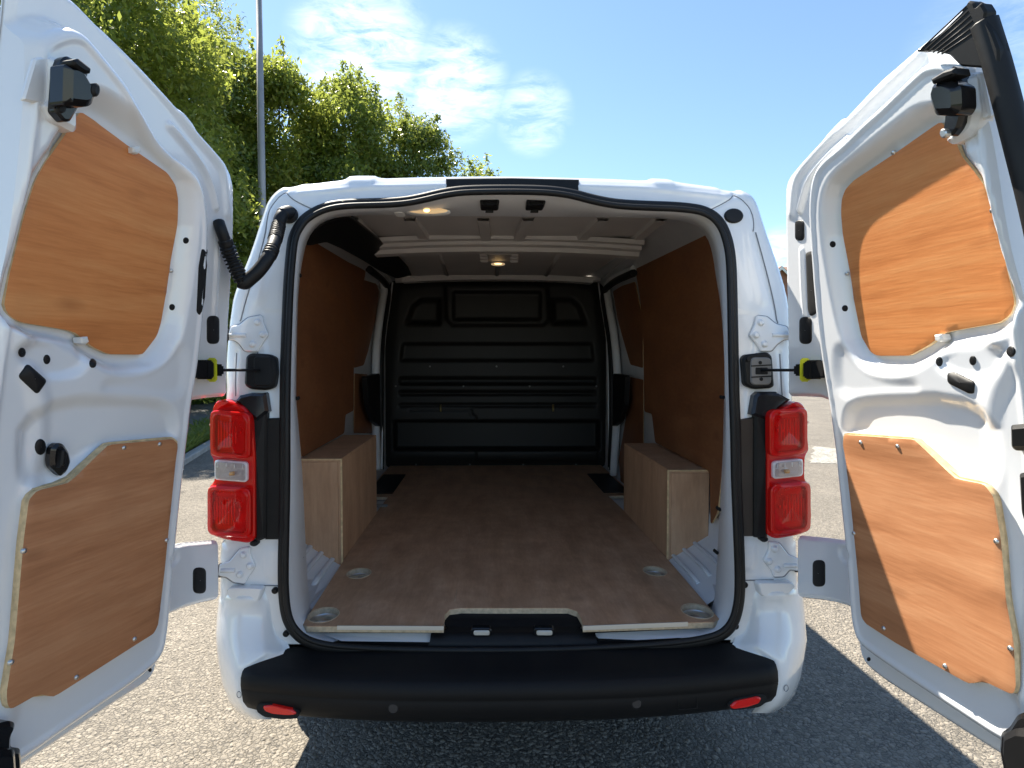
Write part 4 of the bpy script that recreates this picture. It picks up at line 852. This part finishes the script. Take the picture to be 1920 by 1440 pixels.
rt_ = dsheet(RD, [(1783, 122), (1797, 130), (1802, 160), (1807, 178), (1805, 205), (1795, 240), (1782, 256), (1765, 250), (1768, 225), (1778, 150)], .09, .108, 'upper_latch', GLOSSBLACK, .004, 5)
dsheet(RD, [(1742, 155), (1768, 148), (1792, 160), (1794, 200), (1784, 215), (1745, 216), (1734, 180)], .108, .145, 'latch_body', GLOSSBLACK, .010, 7, rt_)
dsheet(RD, [(1742, 148), (1768, 132), (1788, 126), (1792, 140), (1765, 150), (1746, 158)], .12, .148, 'latch_lever', BLACK, .004, 3, rt_)
dsheet(RD, circ(1767, 250, 7, 12, 9), .108, .118, 'latch_bolt', ZINC, .002, 0, rt_)
# black corner cover with the brake light housing and the seal of the right door
cov = dsheet(RD, [(1716, 97), (1764, 60), (1800, 24), (1815, 0), (1826, 4), (1828, 14), (1838, 4), (1848, 20), (1846, 34), (1860, 60), (1872, 92), (1872, 124), (1850, 128), (1800, 124), (1778, 102), (1768, 100), (1748, 94)], .085, .105, 'corner_cover', BLACK, .003, 4)
for k in range(6):
    a0, b0 = (1726+k*8, 93+k*1.6), (1812+k*4, 12+k*9)
    MB().tube([RD.m3(*RD.uz(*a0, .1045), .1045), RD.m3(*RD.uz(*b0, .1045), .1045)], .0016, 6).build('cover_rib', BLACK, cov)
sl = np.array([RD.m3(*RD.uz(x, y, .09), .09) for x, y in smooth_poly([(1846, 44), (1856, 76), (1872, 127), (1907, 264), (1942, 400), (1970, 540), (1985, 800)], 2, False)]); MB().tube(sl, .019, 10).build('door_edge_seal', RUBBER, RD.ob)
# lower latches and handle
l0 = dsheet(LD, [(-30, 1370), (8, 1356), (24, 1352), (34, 1356), (34, 1366), (27, 1380), (26, 1402), (44, 1404), (46, 1425), (46, 1475), (-30, 1475)], .07, .115, 'lower_latch', GLOSSBLACK, .008, 5)
dsheet(LD, [(-20, 1408), (36, 1406), (40, 1470), (-20, 1470)], .115, .14, 'latch_body', GLOSSBLACK, .01, 6, l0)
l1 = dsheet(RD, [(1900, 1342), (1912, 1336), (1960, 1350), (1960, 1480), (1882, 1480), (1868, 1410), (1870, 1374), (1886, 1364)], .07, .112, 'lower_latch', GLOSSBLACK, .008, 5)
dsheet(RD, [(1872, 1378), (1896, 1366), (1950, 1372), (1950, 1475), (1884, 1475), (1870, 1412)], .112, .14, 'latch_body', BLACK, .01, 6, l1)
dsheet(RD, [(1888, 797), (1960, 790), (1960, 846), (1896, 845), (1889, 838)], .07, .10, 'inner_release', BLACK, .008, 5)
dsheet(RD, [(1904, 888), (1960, 876), (1960, 1000), (1918, 996), (1908, 960)], .07, .10, 'lock_cover', BLACK, .008, 5)
# check straps: rod, clamp and yellow clip
for D, x0, x1, bx_, cx0, cx1, s in ((LD, 412, 352, 487, 355, 408, -1), (RD, 1496, 1558, 1428, 1504, 1556, 1)):
    q = D.m3(*D.uz((x0*.6+x1*.4), 694, .035), .035); r_ = np.array(rear3(*rearXZ(bx_, 694, .03), .03)); mid = D.m3(*D.uz(x0, 694, .03), .03)
    st = MB().tube([r_, .5*(r_+mid), mid, q], .0042, 8).build('check_strap', BLACK, van)
    e = D.m3(*D.uz(x1, 692, .045), .045); n_ = (e-mid); L_ = np.linalg.norm(n_); n_ /= L_; up = np.array([0, 0, 1.]); bb = np.cross(n_, up); R_ = np.stack([n_, bb, up], 1)
    c_ = MB().box(mid+n_*.015, (.034, .026, .032), rot=R_, bev=.005).box(mid+n_*(.03+L_*.42), (L_*.62, .028, .044), rot=R_, bev=.004).box(mid+n_*(L_*.5), (.03, .034, .05), rot=R_, bev=.004).build('strap_clamp', BLACK, D.ob)
    y_ = MB().box(mid+n_*.036, (.006, .030, .058), rot=R_, bev=.003).box(mid+n_*.034+up*.027, (.010, .022, .010), rot=R_, bev=.003).box(mid+n_*.034-up*.027, (.010, .022, .010), rot=R_, bev=.003).build('strap_clip', YELLOW, c_)
# cable conduit from the left door to the body
A0 = LD.m3(*LD.uz(410, 417, .02), .02); A1 = LD.m3(*LD.uz(415, 432, .035), .035)
B0 = rear3(*rearXZ(543, 398, .01), .01); B1 = rear3(*rearXZ(527, 402, .045), .045); B2 = rear3(*rearXZ(521, 430, .05), .05)
mid = onY(457, 533, -.10); pa = onY(436, 490, -.10); pb = onY(487, 507, -.09); pc = onY(509, 474, -.07)
cp = smooth_poly(np.array([A0, A1, .4*A1+.6*pa, pa, .3*pa+.7*mid, mid, .7*mid+.3*pb, pb, pc, B2, B1, B0]), 3, False)
L_ = np.concatenate([[0], np.cumsum(np.linalg.norm(np.diff(cp, axis=0), axis=1))]); tt = np.arange(0, L_[-1], .0014); cp = np.stack([np.interp(tt, L_, cp[:, k]) for k in range(3)], 1); fr_ = tt/L_[-1]
rad = np.full(len(tt), .0185)
for a_, b_ in ((.13, .34), (.55, .61), (.70, .86)):
    m_ = (fr_ > a_) & (fr_ < b_); rad[m_] = .0172+.0032*np.sign(np.sin(tt[m_]*2*math.pi/.0098))
rad[fr_ > .93] *= 1.12; rad[fr_ < .1] *= .8
MB().tube(cp, rad, 14).build('cable_conduit', RUBBER, van, 'black ribbed cable conduit between the left door and the body')
MB().prism(circ(*rearXZ(541, 402, .01), .026, 20), -.005, .016, rear3, .005).build('conduit_boot', RUBBER, van)
# ================================================================== THE GROUND
def nodes(m): m.use_nodes = True; return m.node_tree.nodes, m.node_tree.links, m.node_tree.nodes['Principled BSDF']
def asphalt(name, chip_lo, chip_hi, tar, scale=58., bumpd=.0036):
    m = bpy.data.materials.new(name); N, L, b = nodes(m); t = N.new('ShaderNodeTexCoord')
    ns = N.new('ShaderNodeTexNoise'); ns.inputs['Scale'].default_value = 90.; ns.inputs['Detail'].default_value = 2
    L.new(t.outputs['Object'], ns.inputs[0])
    ad = N.new('ShaderNodeVectorMath'); ad.operation = 'MULTIPLY_ADD'; ad.inputs[1].default_value = (.010, .010, 0); L.new(ns.outputs['Color'], ad.inputs[0]); L.new(t.outputs['Object'], ad.inputs[2])
    v = N.new('ShaderNodeTexVoronoi'); v.inputs['Scale'].default_value = scale; L.new(ad.outputs[0], v.inputs[0])
    ve = N.new('ShaderNodeTexVoronoi'); ve.feature = 'DISTANCE_TO_EDGE'; ve.inputs['Scale'].default_value = scale; L.new(ad.outputs[0], ve.inputs[0])
    r = N.new('ShaderNodeValToRGB'); e = r.color_ramp.elements; e[0].color = (*chip_lo, 1); e[1].color = (*chip_hi, 1)
    sp = N.new('ShaderNodeSeparateColor'); L.new(v.outputs['Color'], sp.inputs[0]); L.new(sp.outputs[0], r.inputs[0])
    cn = N.new('ShaderNodeTexNoise'); cn.inputs['Scale'].default_value = 23.; cn.inputs['Detail'].default_value = 3; L.new(t.outputs['Object'], cn.inputs[0])
    cw = N.new('ShaderNodeMapRange'); cw.inputs[1].default_value = .35; cw.inputs[2].default_value = .7; cw.inputs[3].default_value = .02; cw.inputs[4].default_value = .16; L.new(cn.outputs[0], cw.inputs[0])
    g = N.new('ShaderNodeMapRange'); g.inputs[1].default_value = .0; g.inputs[3].default_value = 1.; g.inputs[4].default_value = 0.; L.new(cw.outputs[0], g.inputs[2]); L.new(ve.outputs['Distance'], g.inputs[0])
    mx = N.new('ShaderNodeMix'); mx.data_type = 'RGBA'; L.new(g.outputs[0], mx.inputs[0]); L.new(r.outputs[0], mx.inputs[6]); mx.inputs[7].default_value = (*tar, 1)
    big = N.new('ShaderNodeTexNoise'); big.inputs['Scale'].default_value = 1.3; big.inputs['Detail'].default_value = 8; big.inputs['Roughness'].default_value = .65; L.new(t.outputs['Object'], big.inputs[0])
    br = N.new('ShaderNodeMapRange'); br.inputs[1].default_value = .3; br.inputs[2].default_value = .7; br.inputs[3].default_value = .74; br.inputs[4].default_value = 1.2; L.new(big.outputs[0], br.inputs[0])
    hs_ = N.new('ShaderNodeHueSaturation'); L.new(mx.outputs[2], hs_.inputs['Color']); L.new(br.outputs[0], hs_.inputs['Value']); L.new(hs_.outputs[0], b.inputs['Base Color'])
    b.inputs['Roughness'].default_value = .85
    inv = N.new('ShaderNodeMapRange'); inv.inputs[1].default_value = 0.; inv.inputs[2].default_value = .22; L.new(ve.outputs['Distance'], inv.inputs[0])
    fn = N.new('ShaderNodeTexNoise'); fn.inputs['Scale'].default_value = 160.; fn.inputs['Detail'].default_value = 4; L.new(t.outputs['Object'], fn.inputs[0])
    sc2 = N.new('ShaderNodeMath'); sc2.operation = 'MULTIPLY_ADD'; sc2.inputs[1].default_value = .8; L.new(sp.outputs[1], sc2.inputs[0]); L.new(fn.outputs[0], sc2.inputs[2])
    in2 = N.new('ShaderNodeMath'); in2.operation = 'ADD'; L.new(inv.outputs[0], in2.inputs[0]); L.new(sc2.outputs[0], in2.inputs[1]); inv = in2
    bp = N.new('ShaderNodeBump'); bp.inputs['Distance'].default_value = bumpd; bp.inputs['Strength'].default_value = .9; L.new(inv.outputs[0], bp.inputs['Height']); L.new(bp.outputs[0], b.inputs['Normal'])
    return m
ROAD = asphalt('chip sealed road', (.14, .124, .10), (.235, .207, .168), (.065, .059, .051))
PATHM = asphalt('worn path asphalt', (.13, .125, .12), (.22, .21, .20), (.07, .07, .068), 110., .003)
def sheet(name, P, z, m): return tag(MB().add([(x, y, z) for x, y in P], [list(range(len(P)))]).build(name, m, None, fix=False), kind='structure')
sheet('road', [(-400, -60), (400, -60), (400, 600), (-400, 600)], 0., ROAD)
dk = np.array([-.24, 1.]); kx = lambda y: -4.05-.235*(y-5.9)
sheet('footpath', [(kx(-20)-.28, -20), (kx(40)-.28, 40), (kx(40)-2.5, 40), (kx(-20)-2.5, -20)], .06, PATHM)
kb = MB()
N0 = 46; KERB = mat('weathered concrete kerb', (.30, .29, .27), .85, var=(8., .2), bump=(120., .002))
kerb = tag(empty('kerb'), kind='structure')
for i in range(30):
    y0 = -6+i*.92; y1 = y0+.91
    KX = lambda y: kx(y)
    MB().prism([(KX(y0)-.14, y0), (KX(y0), y0), (KX(y1), y1), (KX(y1)-.14, y1)], -.02, .075, mz, .012).build('kerb_stone', KERB, kerb)
SOIL = mat('verge soil and turf', (.055, .075, .025), .95, var=(5., .35))
sheet('grass_verge', [(kx(-20)-2.5, -20), (kx(60)-2.5, 60), (60, 60), (60, 24), (3, 24), (-2, 22), (-3, 40), (-3, 90), (-120, 90), (-120, -20)], .075, SOIL)
WP = asphalt('worn white road paint', (.24, .23, .20), (.46, .44, .39), (.13, .12, .105), 38., .006)
rj = np.random.default_rng(11); jag = lambda n, a, b: [(a[0]+(b[0]-a[0])*t+rj.normal()*.03, a[1]+(b[1]-a[1])*t+rj.normal()*.03) for t in np.linspace(0, 1, n, endpoint=False)]
c4 = [tuple(onZ(x, y, 0)[:2]) for x, y in ((1522, 836), (1522, 868), (1640, 872), (1640, 850))]
pm_ = jag(14, c4[0], c4[1])+jag(34, c4[1], c4[2])+jag(14, c4[2], c4[3])+jag(34, c4[3], c4[0])
tag(MB().prism(pm_, -.01, .004, mz).build('road_marking', WP, None), kind='structure')
# stone chippings standing out of the near road
def chips(n, x0, x1, y0, y1, smin, smax, seed):
    r = np.random.default_rng(seed); X = r.uniform(x0, x1, n); Y = r.uniform(y0, y1, n); S = smin+(smax-smin)*r.random(n)**2.2
    k = 6; A = np.linspace(0, 2*math.pi, k, endpoint=False); V = np.zeros((n, 2*k+1, 3))
    rad = r.uniform(.65, 1.15, (n, k)); el = r.uniform(.55, 1., n); ph = r.uniform(0, 6.28, n); c, s = np.cos(ph), np.sin(ph)
    for ring, (q, h) in enumerate(((1., -.12), (.78, .20))):
        px = S[:, None]*q*rad*np.cos(A); py = S[:, None]*q*rad*np.sin(A)*el[:, None]
        V[:, ring*k:(ring+1)*k, 0] = X[:, None]+px*c[:, None]-py*s[:, None]; V[:, ring*k:(ring+1)*k, 1] = Y[:, None]+px*s[:, None]+py*c[:, None]
        V[:, ring*k:(ring+1)*k, 2] = S[:, None]*(h+r.uniform(-.10, .12, (n, k))*(ring > 0))
    V[:, 2*k, 0] = X; V[:, 2*k, 1] = Y; V[:, 2*k, 2] = S*r.uniform(.18, .30, n)
    f = []; 
    for i in range(k): j = (i+1) % k; f += [(i, j, k+j), (i, k+j, k+i), (k+i, k+j, 2*k)]
    Fc = (np.array(f)[None]+np.arange(n)[:, None, None]*(2*k+1)).reshape(-1, 3)
    return V.reshape(-1, 3), Fc
def fastmesh(name, V, Fc, mats, parent=None, smooth=False):
    me = bpy.data.meshes.new(name); me.vertices.add(len(V)); me.vertices.foreach_set('co', np.asarray(V, np.float32).ravel())
    k = Fc.shape[1]; me.loops.add(Fc.size); me.loops.foreach_set('vertex_index', Fc.astype(np.int32).ravel()); me.polygons.add(len(Fc))
    me.polygons.foreach_set('loop_start', np.arange(0, Fc.size, k, dtype=np.int32)); me.update(calc_edges=True); me.validate()
    return link(name, me, parent, mats, smooth)
CHIP = bpy.data.materials.new('road chippings'); N, L, b = nodes(CHIP); g = N.new('ShaderNodeNewGeometry'); r = N.new('ShaderNodeValToRGB'); e = r.color_ramp.elements
e[0].color = (.145, .128, .104, 1); e[1].color = (.245, .216, .176, 1); L.new(g.outputs['Random Per Island'], r.inputs[0]); L.new(r.outputs[0], b.inputs['Base Color']); b.inputs['Roughness'].default_value = .8
VV = []; FF = []; o_ = 0
for n, x0, x1, y0, y1, a, b_, sd in ((13000, -2.4, -.3, -.15, 2.6, .004, .014, 1), (11000, .4, 2.6, -.15, 2.6, .004, .014, 2), (6000, -.5, .6, -.15, .7, .004, .014, 3), (9000, -4.0, -1.2, 2.6, 6., .006, .012, 4), (9000, 1.4, 4.4, 2.6, 7., .006, .012, 5)):
    V, Fc = chips(n, x0, x1, y0, y1, a, b_, sd); VV.append(V); FF.append(Fc+o_); o_ += len(V)
tag(fastmesh('road_chippings', np.concatenate(VV), np.concatenate(FF), [CHIP]), kind='stuff', label='loose pale stone chippings bedded in the road surface')
# ================================================================== PLANTS
def leafmat(name, c0, c1, tr=.52, rough=.33):
    m = bpy.data.materials.new(name); N, L, b = nodes(m); g = N.new('ShaderNodeNewGeometry'); r = N.new('ShaderNodeValToRGB'); e = r.color_ramp.elements
    e[0].color = (*c0, 1); e[1].color = (*c1, 1); L.new(g.outputs['Random Per Island'], r.inputs[0]); L.new(r.outputs[0], b.inputs['Base Color']); b.inputs['Roughness'].default_value = rough
    t = N.new('ShaderNodeBsdfTranslucent'); h = N.new('ShaderNodeMix'); h.data_type = 'RGBA'; h.inputs[0].default_value = .5; L.new(r.outputs[0], h.inputs[6]); h.inputs[7].default_value = (.58, .64, .12, 1)
    L.new(h.outputs[2], t.inputs[0]); mx = N.new('ShaderNodeMixShader'); mx.inputs[0].default_value = tr; L.new(b.outputs[0], mx.inputs[1]); L.new(t.outputs[0], mx.inputs[2]); L.new(mx.outputs[0], N['Material Output'].inputs[0])
    return m
LEAF = [leafmat('broad green leaves', (.055, .11, .016), (.15, .20, .036)), leafmat('yellow green leaves', (.08, .14, .018), (.24, .27, .045)), leafmat('dark glossy leaves', (.042, .09, .016), (.12, .18, .034), .35, .25), leafmat('grey green leaves', (.05, .085, .03), (.12, .15, .05))]
BARK = mat('grey brown bark', (.12, .095, .07), .9, var=(12., .3), bump=(40., .01))
def leaves(C, n_dir, size, r, elong=.42, droop=.2):
    n = len(C); d = r.normal(size=(n, 3)); d[:, 2] -= droop; d /= np.linalg.norm(d, axis=1)[:, None]
    nn = n_dir+r.normal(size=(n, 3))*.75; nn[:, 2] += .35; nn -= d*np.sum(nn*d, 1)[:, None]; nn /= np.linalg.norm(nn, axis=1)[:, None]+1e-9
    s = np.cross(d, nn); Ls = size*r.uniform(.6, 1.25, n)[:, None]; W = Ls*elong*.5
    a = C; m_ = C+d*Ls*.5; t = C+d*Ls
    V = np.stack([a, m_+s*W+nn*W*.35, t-nn*Ls*.06, m_-s*W+nn*W*.35, m_], 1).reshape(-1, 3)
    k = np.arange(n)[:, None]*5; F_ = np.concatenate([k+np.array([[0, 4, 1]]), k+np.array([[4, 2, 1]]), k+np.array([[0, 3, 4]]), k+np.array([[4, 3, 2]])], 0)
    return V, F_
def tree(x, y, h, rad, nl, ls, lm_, label, seed, name='leafy_tree', base=.3, group='trees along the verge', nclump=70, spire=0.):
    r = np.random.default_rng(seed); t = tag(empty(name, (x, y, 0)), label, 'tree', group)
    # clump centres inside an egg-shaped, ragged crown reaching near the ground
    cz = r.random(nclump); ang = r.uniform(0, 2*math.pi, nclump); zz = base+(h-base)*cz**.85
    prof = np.sqrt(np.clip(1-((zz-base)/(h-base)*1.02-.42)**2/.36, .02, 1)); 
    if spire: prof *= np.clip(1.15-(zz/h)**spire, .05, 1)
    rr = rad*prof*np.sqrt(r.uniform(.25, 1., nclump)); cc = np.stack([rr*np.cos(ang), rr*np.sin(ang), zz], 1)
    cr = rad*r.uniform(.22, .42, nclump)
    per = r.multinomial(nl, cr**2/np.sum(cr**2)); C = []; Nn = []
    for c, q, m_ in zip(cc, cr, per):
        u = r.normal(size=(m_, 3)); u /= np.linalg.norm(u, axis=1)[:, None]; q_ = q*r.random(m_)**.45*(1+.25*(r.random(m_) > .9))
        C.append(c+u*q_[:, None]*np.array([1, 1, .85])); Nn.append(u)
    # loose shoots standing out of the top and sides
    for k in range(40):
        i = r.integers(nclump); c = cc[i]; d = c-np.array([0, 0, h*.35]); d /= np.linalg.norm(d); d = d+np.array([0, 0, .5]); d /= np.linalg.norm(d); L_ = r.uniform(.5, 1.1)*cr[i]*1.7; m_ = int(60)
        tt_ = r.random(m_)**.7; C.append(c+d*(tt_*L_+cr[i]*.4)[:, None]+r.normal(size=(m_, 3))*.11*(1.25-tt_)[:, None]); Nn.append(np.tile(d, (m_, 1)))
    V, F_ = leaves(np.concatenate(C), np.concatenate(Nn), ls, r)
    V[:, 2] = np.maximum(V[:, 2], .05)
    cw = fastmesh('crown', V, F_, [lm_], t, False); cw['kind'] = 'stuff'
    tk = MB(); tr_ = .035*h**.8*.45; P = np.array([(0, 0, -.05), (.03*h, 0, h*.2), (.0, .02*h, h*.45), (.02*h, 0, h*.8)]); P = smooth_poly(P, 2, False); tk.tube(P, np.linspace(tr_, tr_*.2, len(P)), 9)
    for k in range(12):
        i = r.integers(nclump); c = cc[i]; z0 = min(c[2]*.6, h*.6); s0 = np.array([.01*h, .01*h, z0]); q = smooth_poly([s0, .5*(s0+c)+np.array([0, 0, .1]), c], 1, False)
        tk.tube(q, np.linspace(tr_*.4, tr_*.08, len(q)), 6)
    tk.build('trunk', BARK, t); return t
T = [(-8.35, 18.6, 9.6, 2.2, 28600, .19, 0, 'shorter leafy tree filling the gap just right of the lamp post'),
     (-9.0, 9.2, 9.8, 2.5, 39000, .17, 0, 'leafy tree behind the top of the left van door, nearest the camera'),
     (-8.7, 12.6, 11.2, 2.6, 44200, .17, 1, 'tall bright leafy tree whose top leaves the picture, left of the lamp post'),
     (-9.6, 17.0, 11.9, 2.6, 44200, .20, 2, 'leafy tree right behind the lamp post'),
     (-7.2, 18.2, 11.1, 2.4, 39000, .19, 1, 'yellow green tree right of the lamp post'),
     (-4.9, 19.0, 10.9, 2.2, 36400, .19, 0, 'leafy tree above the left half of the van roof'),
     (-2.6, 20.0, 9.9, 2.0, 33800, .18, 2, 'darker rounded tree at the right end of the tall row'),
     (-.25, 21.6, 8.5, 1.7, 19500, .16, 1, 'low bushy tree above the black roof edge strip'),
     (-5.4, 20.6, 12.0, 1.6, 9000, .15, 3, 'grey green willow rising behind the row, topmost in front of the cloud'),
     (-3.6, 21.5, 11.4, 1.5, 8000, .14, 3, 'thin grey green willow right of the topmost willow'),
     (-11., 21.0, 15.6, 2.1, 7000, .15, 3, 'sparse feathery tree just left of the top of the lamp post')]
for i, (x, y, h, rd_, nl, ls, k, lb) in enumerate(T): tree(x, y, h, rd_, nl, ls, LEAF[k], lb, 40+i)
tree(36., 56., 9.3, 2.4, 4500, .22, LEAF[1], 'small tree behind the brick house', 77, base=1., group='trees behind the house', nclump=40)
# verge and weeds
def grass(n, fx, seed, h0, h1, name, label, m):
    r = np.random.default_rng(seed); P = fx(r, n); H = r.uniform(h0, h1, n)[:, None]; a = r.uniform(0, 6.28, n); s = np.stack([np.cos(a), np.sin(a), 0*a], 1)*H*.06+0; d = np.stack([r.normal(size=n)*.35, r.normal(size=n)*.35, np.ones(n)], 1)
    V = np.stack([P-s, P+s, P+d*H*.6+s*.8, P+d*H*np.array([1.5, 1.5, 1.])], 1).reshape(-1, 3); k = np.arange(n)[:, None]*4
    o = fastmesh(name, V, np.concatenate([k+np.array([[0, 1, 2]]), k+np.array([[0, 2, 3]])]), [m]); return tag(o, label, kind='stuff')
GR = leafmat('grass blades', (.035, .075, .012), (.10, .14, .03), .4, .5)
def fv(r, n): y = r.uniform(7, 30, n); return np.stack([kx(y)-2.45-r.random(n)**1.6*3.8, y, np.full(n, .07)], 1)
grass(60000, fv, 5, .10, .32, 'verge_grass', 'rough dark green grass under the trees beyond the path', GR)
def fw(r, n):
    y = r.uniform(1.5, 14, n); g_ = np.sin(y*2.1)+np.sin(y*5.3+1)*.6; return np.stack([kx(y)-.17-np.abs(r.normal(size=n))*.16*(1.3+.5*g_), y, np.full(n, .06)], 1)
grass(9000, fw, 6, .05, .22, 'kerb_weeds', 'ragged weeds growing along the kerb of the left path', GR)
# litter
lp = onZ(334, 881, .0); lt_ = MB(); r_ = np.random.default_rng(3)
V = np.array([(.07*math.cos(a)*q, .05*math.sin(a)*q, z) for q, z in ((1, .004), (.75, .03), (.3, .042)) for a in np.linspace(0, 6.28, 9, endpoint=False)])+r_.normal(size=(27, 3))*.008; V[:, 2] = np.maximum(V[:, 2], .002)
lt_.loft([V[:9]+lp, V[9:18]+lp, V[18:]+lp], 0, False, True, True, True)
tag(lt_.build('litter', PLASTWHITE), 'crumpled white scrap of litter at the weedy kerb', 'litter')
# ================================================================== LAMP POST
px_ = 490.; d_ = 15.4; lpos = CAM+ray(px_, 262)*d_
GALV = mat('galvanised steel', (.30, .31, .32), .5, metal=.4, var=(3., .1))
lpst = tag(empty('street_lamp', (lpos[0], lpos[1], 0)), 'grey steel lamp post rising in front of the trees', 'lamp post')
pm = MB(); pm.tube([(0, 0, 0), (0, 0, 1.5), (0, 0, 1.52), (0, 0, 6.), (-.02, 0, 11.4)], [.13, .13, .10, .098, .078], 16); pm.build('pole', GALV, lpst)
am = MB(); am.tube(smooth_poly([(-.02, 0, 11.35), (-.02, 0, 11.7), (-.3, -.05, 11.9), (-.9, -.1, 11.95)], 2, False), .04, 8); am.build('bracket_arm', GALV, lpst)
hm = MB().box((-1.2, -.13, 11.95), (.62, .26, .13), bev=.05); hm.build('lantern', GALV, lpst)
# ================================================================== HOUSE
BRICK = bpy.data.materials.new('red brickwork'); N, L, b = nodes(BRICK); t = N.new('ShaderNodeTexCoord'); mp_ = N.new('ShaderNodeMapping'); mp_.inputs['Rotation'].default_value = (math.radians(90), 0, 0); L.new(t.outputs['Object'], mp_.inputs[0])
bt = N.new('ShaderNodeTexBrick'); bt.inputs['Scale'].default_value = 4.4; bt.inputs['Color1'].default_value = (.23, .085, .05, 1); bt.inputs['Color2'].default_value = (.30, .12, .07, 1); bt.inputs['Mortar'].default_value = (.34, .30, .25, 1); bt.inputs['Mortar Size'].default_value = .012; L.new(mp_.outputs[0], bt.inputs[0]); L.new(bt.outputs[0], b.inputs['Base Color']); b.inputs['Roughness'].default_value = .9
TILE = mat('brown roof tiles', (.22, .13, .09), .8, var=(3., .2)); WHT = mat('white joinery', (.75, .75, .73), .5)
H0 = onY(1463, 502, 45.); hx, hy = H0[0], 45.; apex = H0[2]
hs2 = tag(empty('brick_house', (hx, hy, 0)), 'red brick house with a white edged gable, seen between van and right door', 'house')
ev = apex-1.15; hw = 1.3
MB().prism([(-hw, 0), (hw, 0), (hw, ev), (0, apex-.04), (-hw, ev)], 7., 0., lambda a, z, c: np.array([a, c, z])).box((5.3, 4.2, ev*.5), (8., 7., ev)).build('wall', BRICK, hs2)
rf = MB(); 
for s in (-1, 1): rf.prism([(0, apex), (s*(hw+.25), ev-.22), (s*(hw+.25), ev-.10), (0, apex+.12)], 7.1, -.25, lambda a, z, c: np.array([a, c, z]))
rf.prism([(.3, ev), (8.6, ev), (8.6, ev+.1), (.3, ev+.1)], .2, 7.6, lambda a, z, c: np.array([1.2+a, c, z+(3.5-abs(c-4.))*.6*0])).loft([[(1.2, .4, ev), (1.2, 4.2, ev+1.9), (1.2, 8., ev)], [(9.5, .4, ev), (9.5, 4.2, ev+1.9), (9.5, 8., ev)]], 0, False, False)
rf.build('roof', TILE, hs2)
bb_ = MB()
for s in (-1, 1): bb_.prism([(0, apex-.18), (s*(hw+.22), ev-.44), (s*(hw+.22), ev-.20), (0, apex+.06)], -.25, -.29, lambda a, z, c: np.array([a, c, z]))
bb_.build('bargeboard', WHT, hs2)
pr = ev-2.6
po = MB().loft([[(-.2, -1.6, pr-.15), (5., -1.6, pr-.15)], [(-.2, -.02, pr+.75), (5., -.02, pr+.75)]], 0, False, False); po.build('porch_roof', TILE, hs2)
MB().box((2.4, -1.62, pr-.24), (5.3, .10, .16)).build('porch_gutter', WHT, hs2); MB().box((2.4, -.9, (pr-.35)/2), (4.8, 1.3, pr-.35)).build('porch_wall', BRICK, hs2)
for x0, z0 in ((.0, ev-1.7), (4.2, ev-1.7), (7.4, ev-1.7)):
    f = MB().box((x0, (-.03 if x0 < 1.3 else .66), z0), (1.0, .08, 1.1)).build('window', WHT, hs2); MB().box((x0, (-.075 if x0 < 1.3 else .615), z0), (.84, .012, .94)).build('pane', GLOSSBLACK, f)
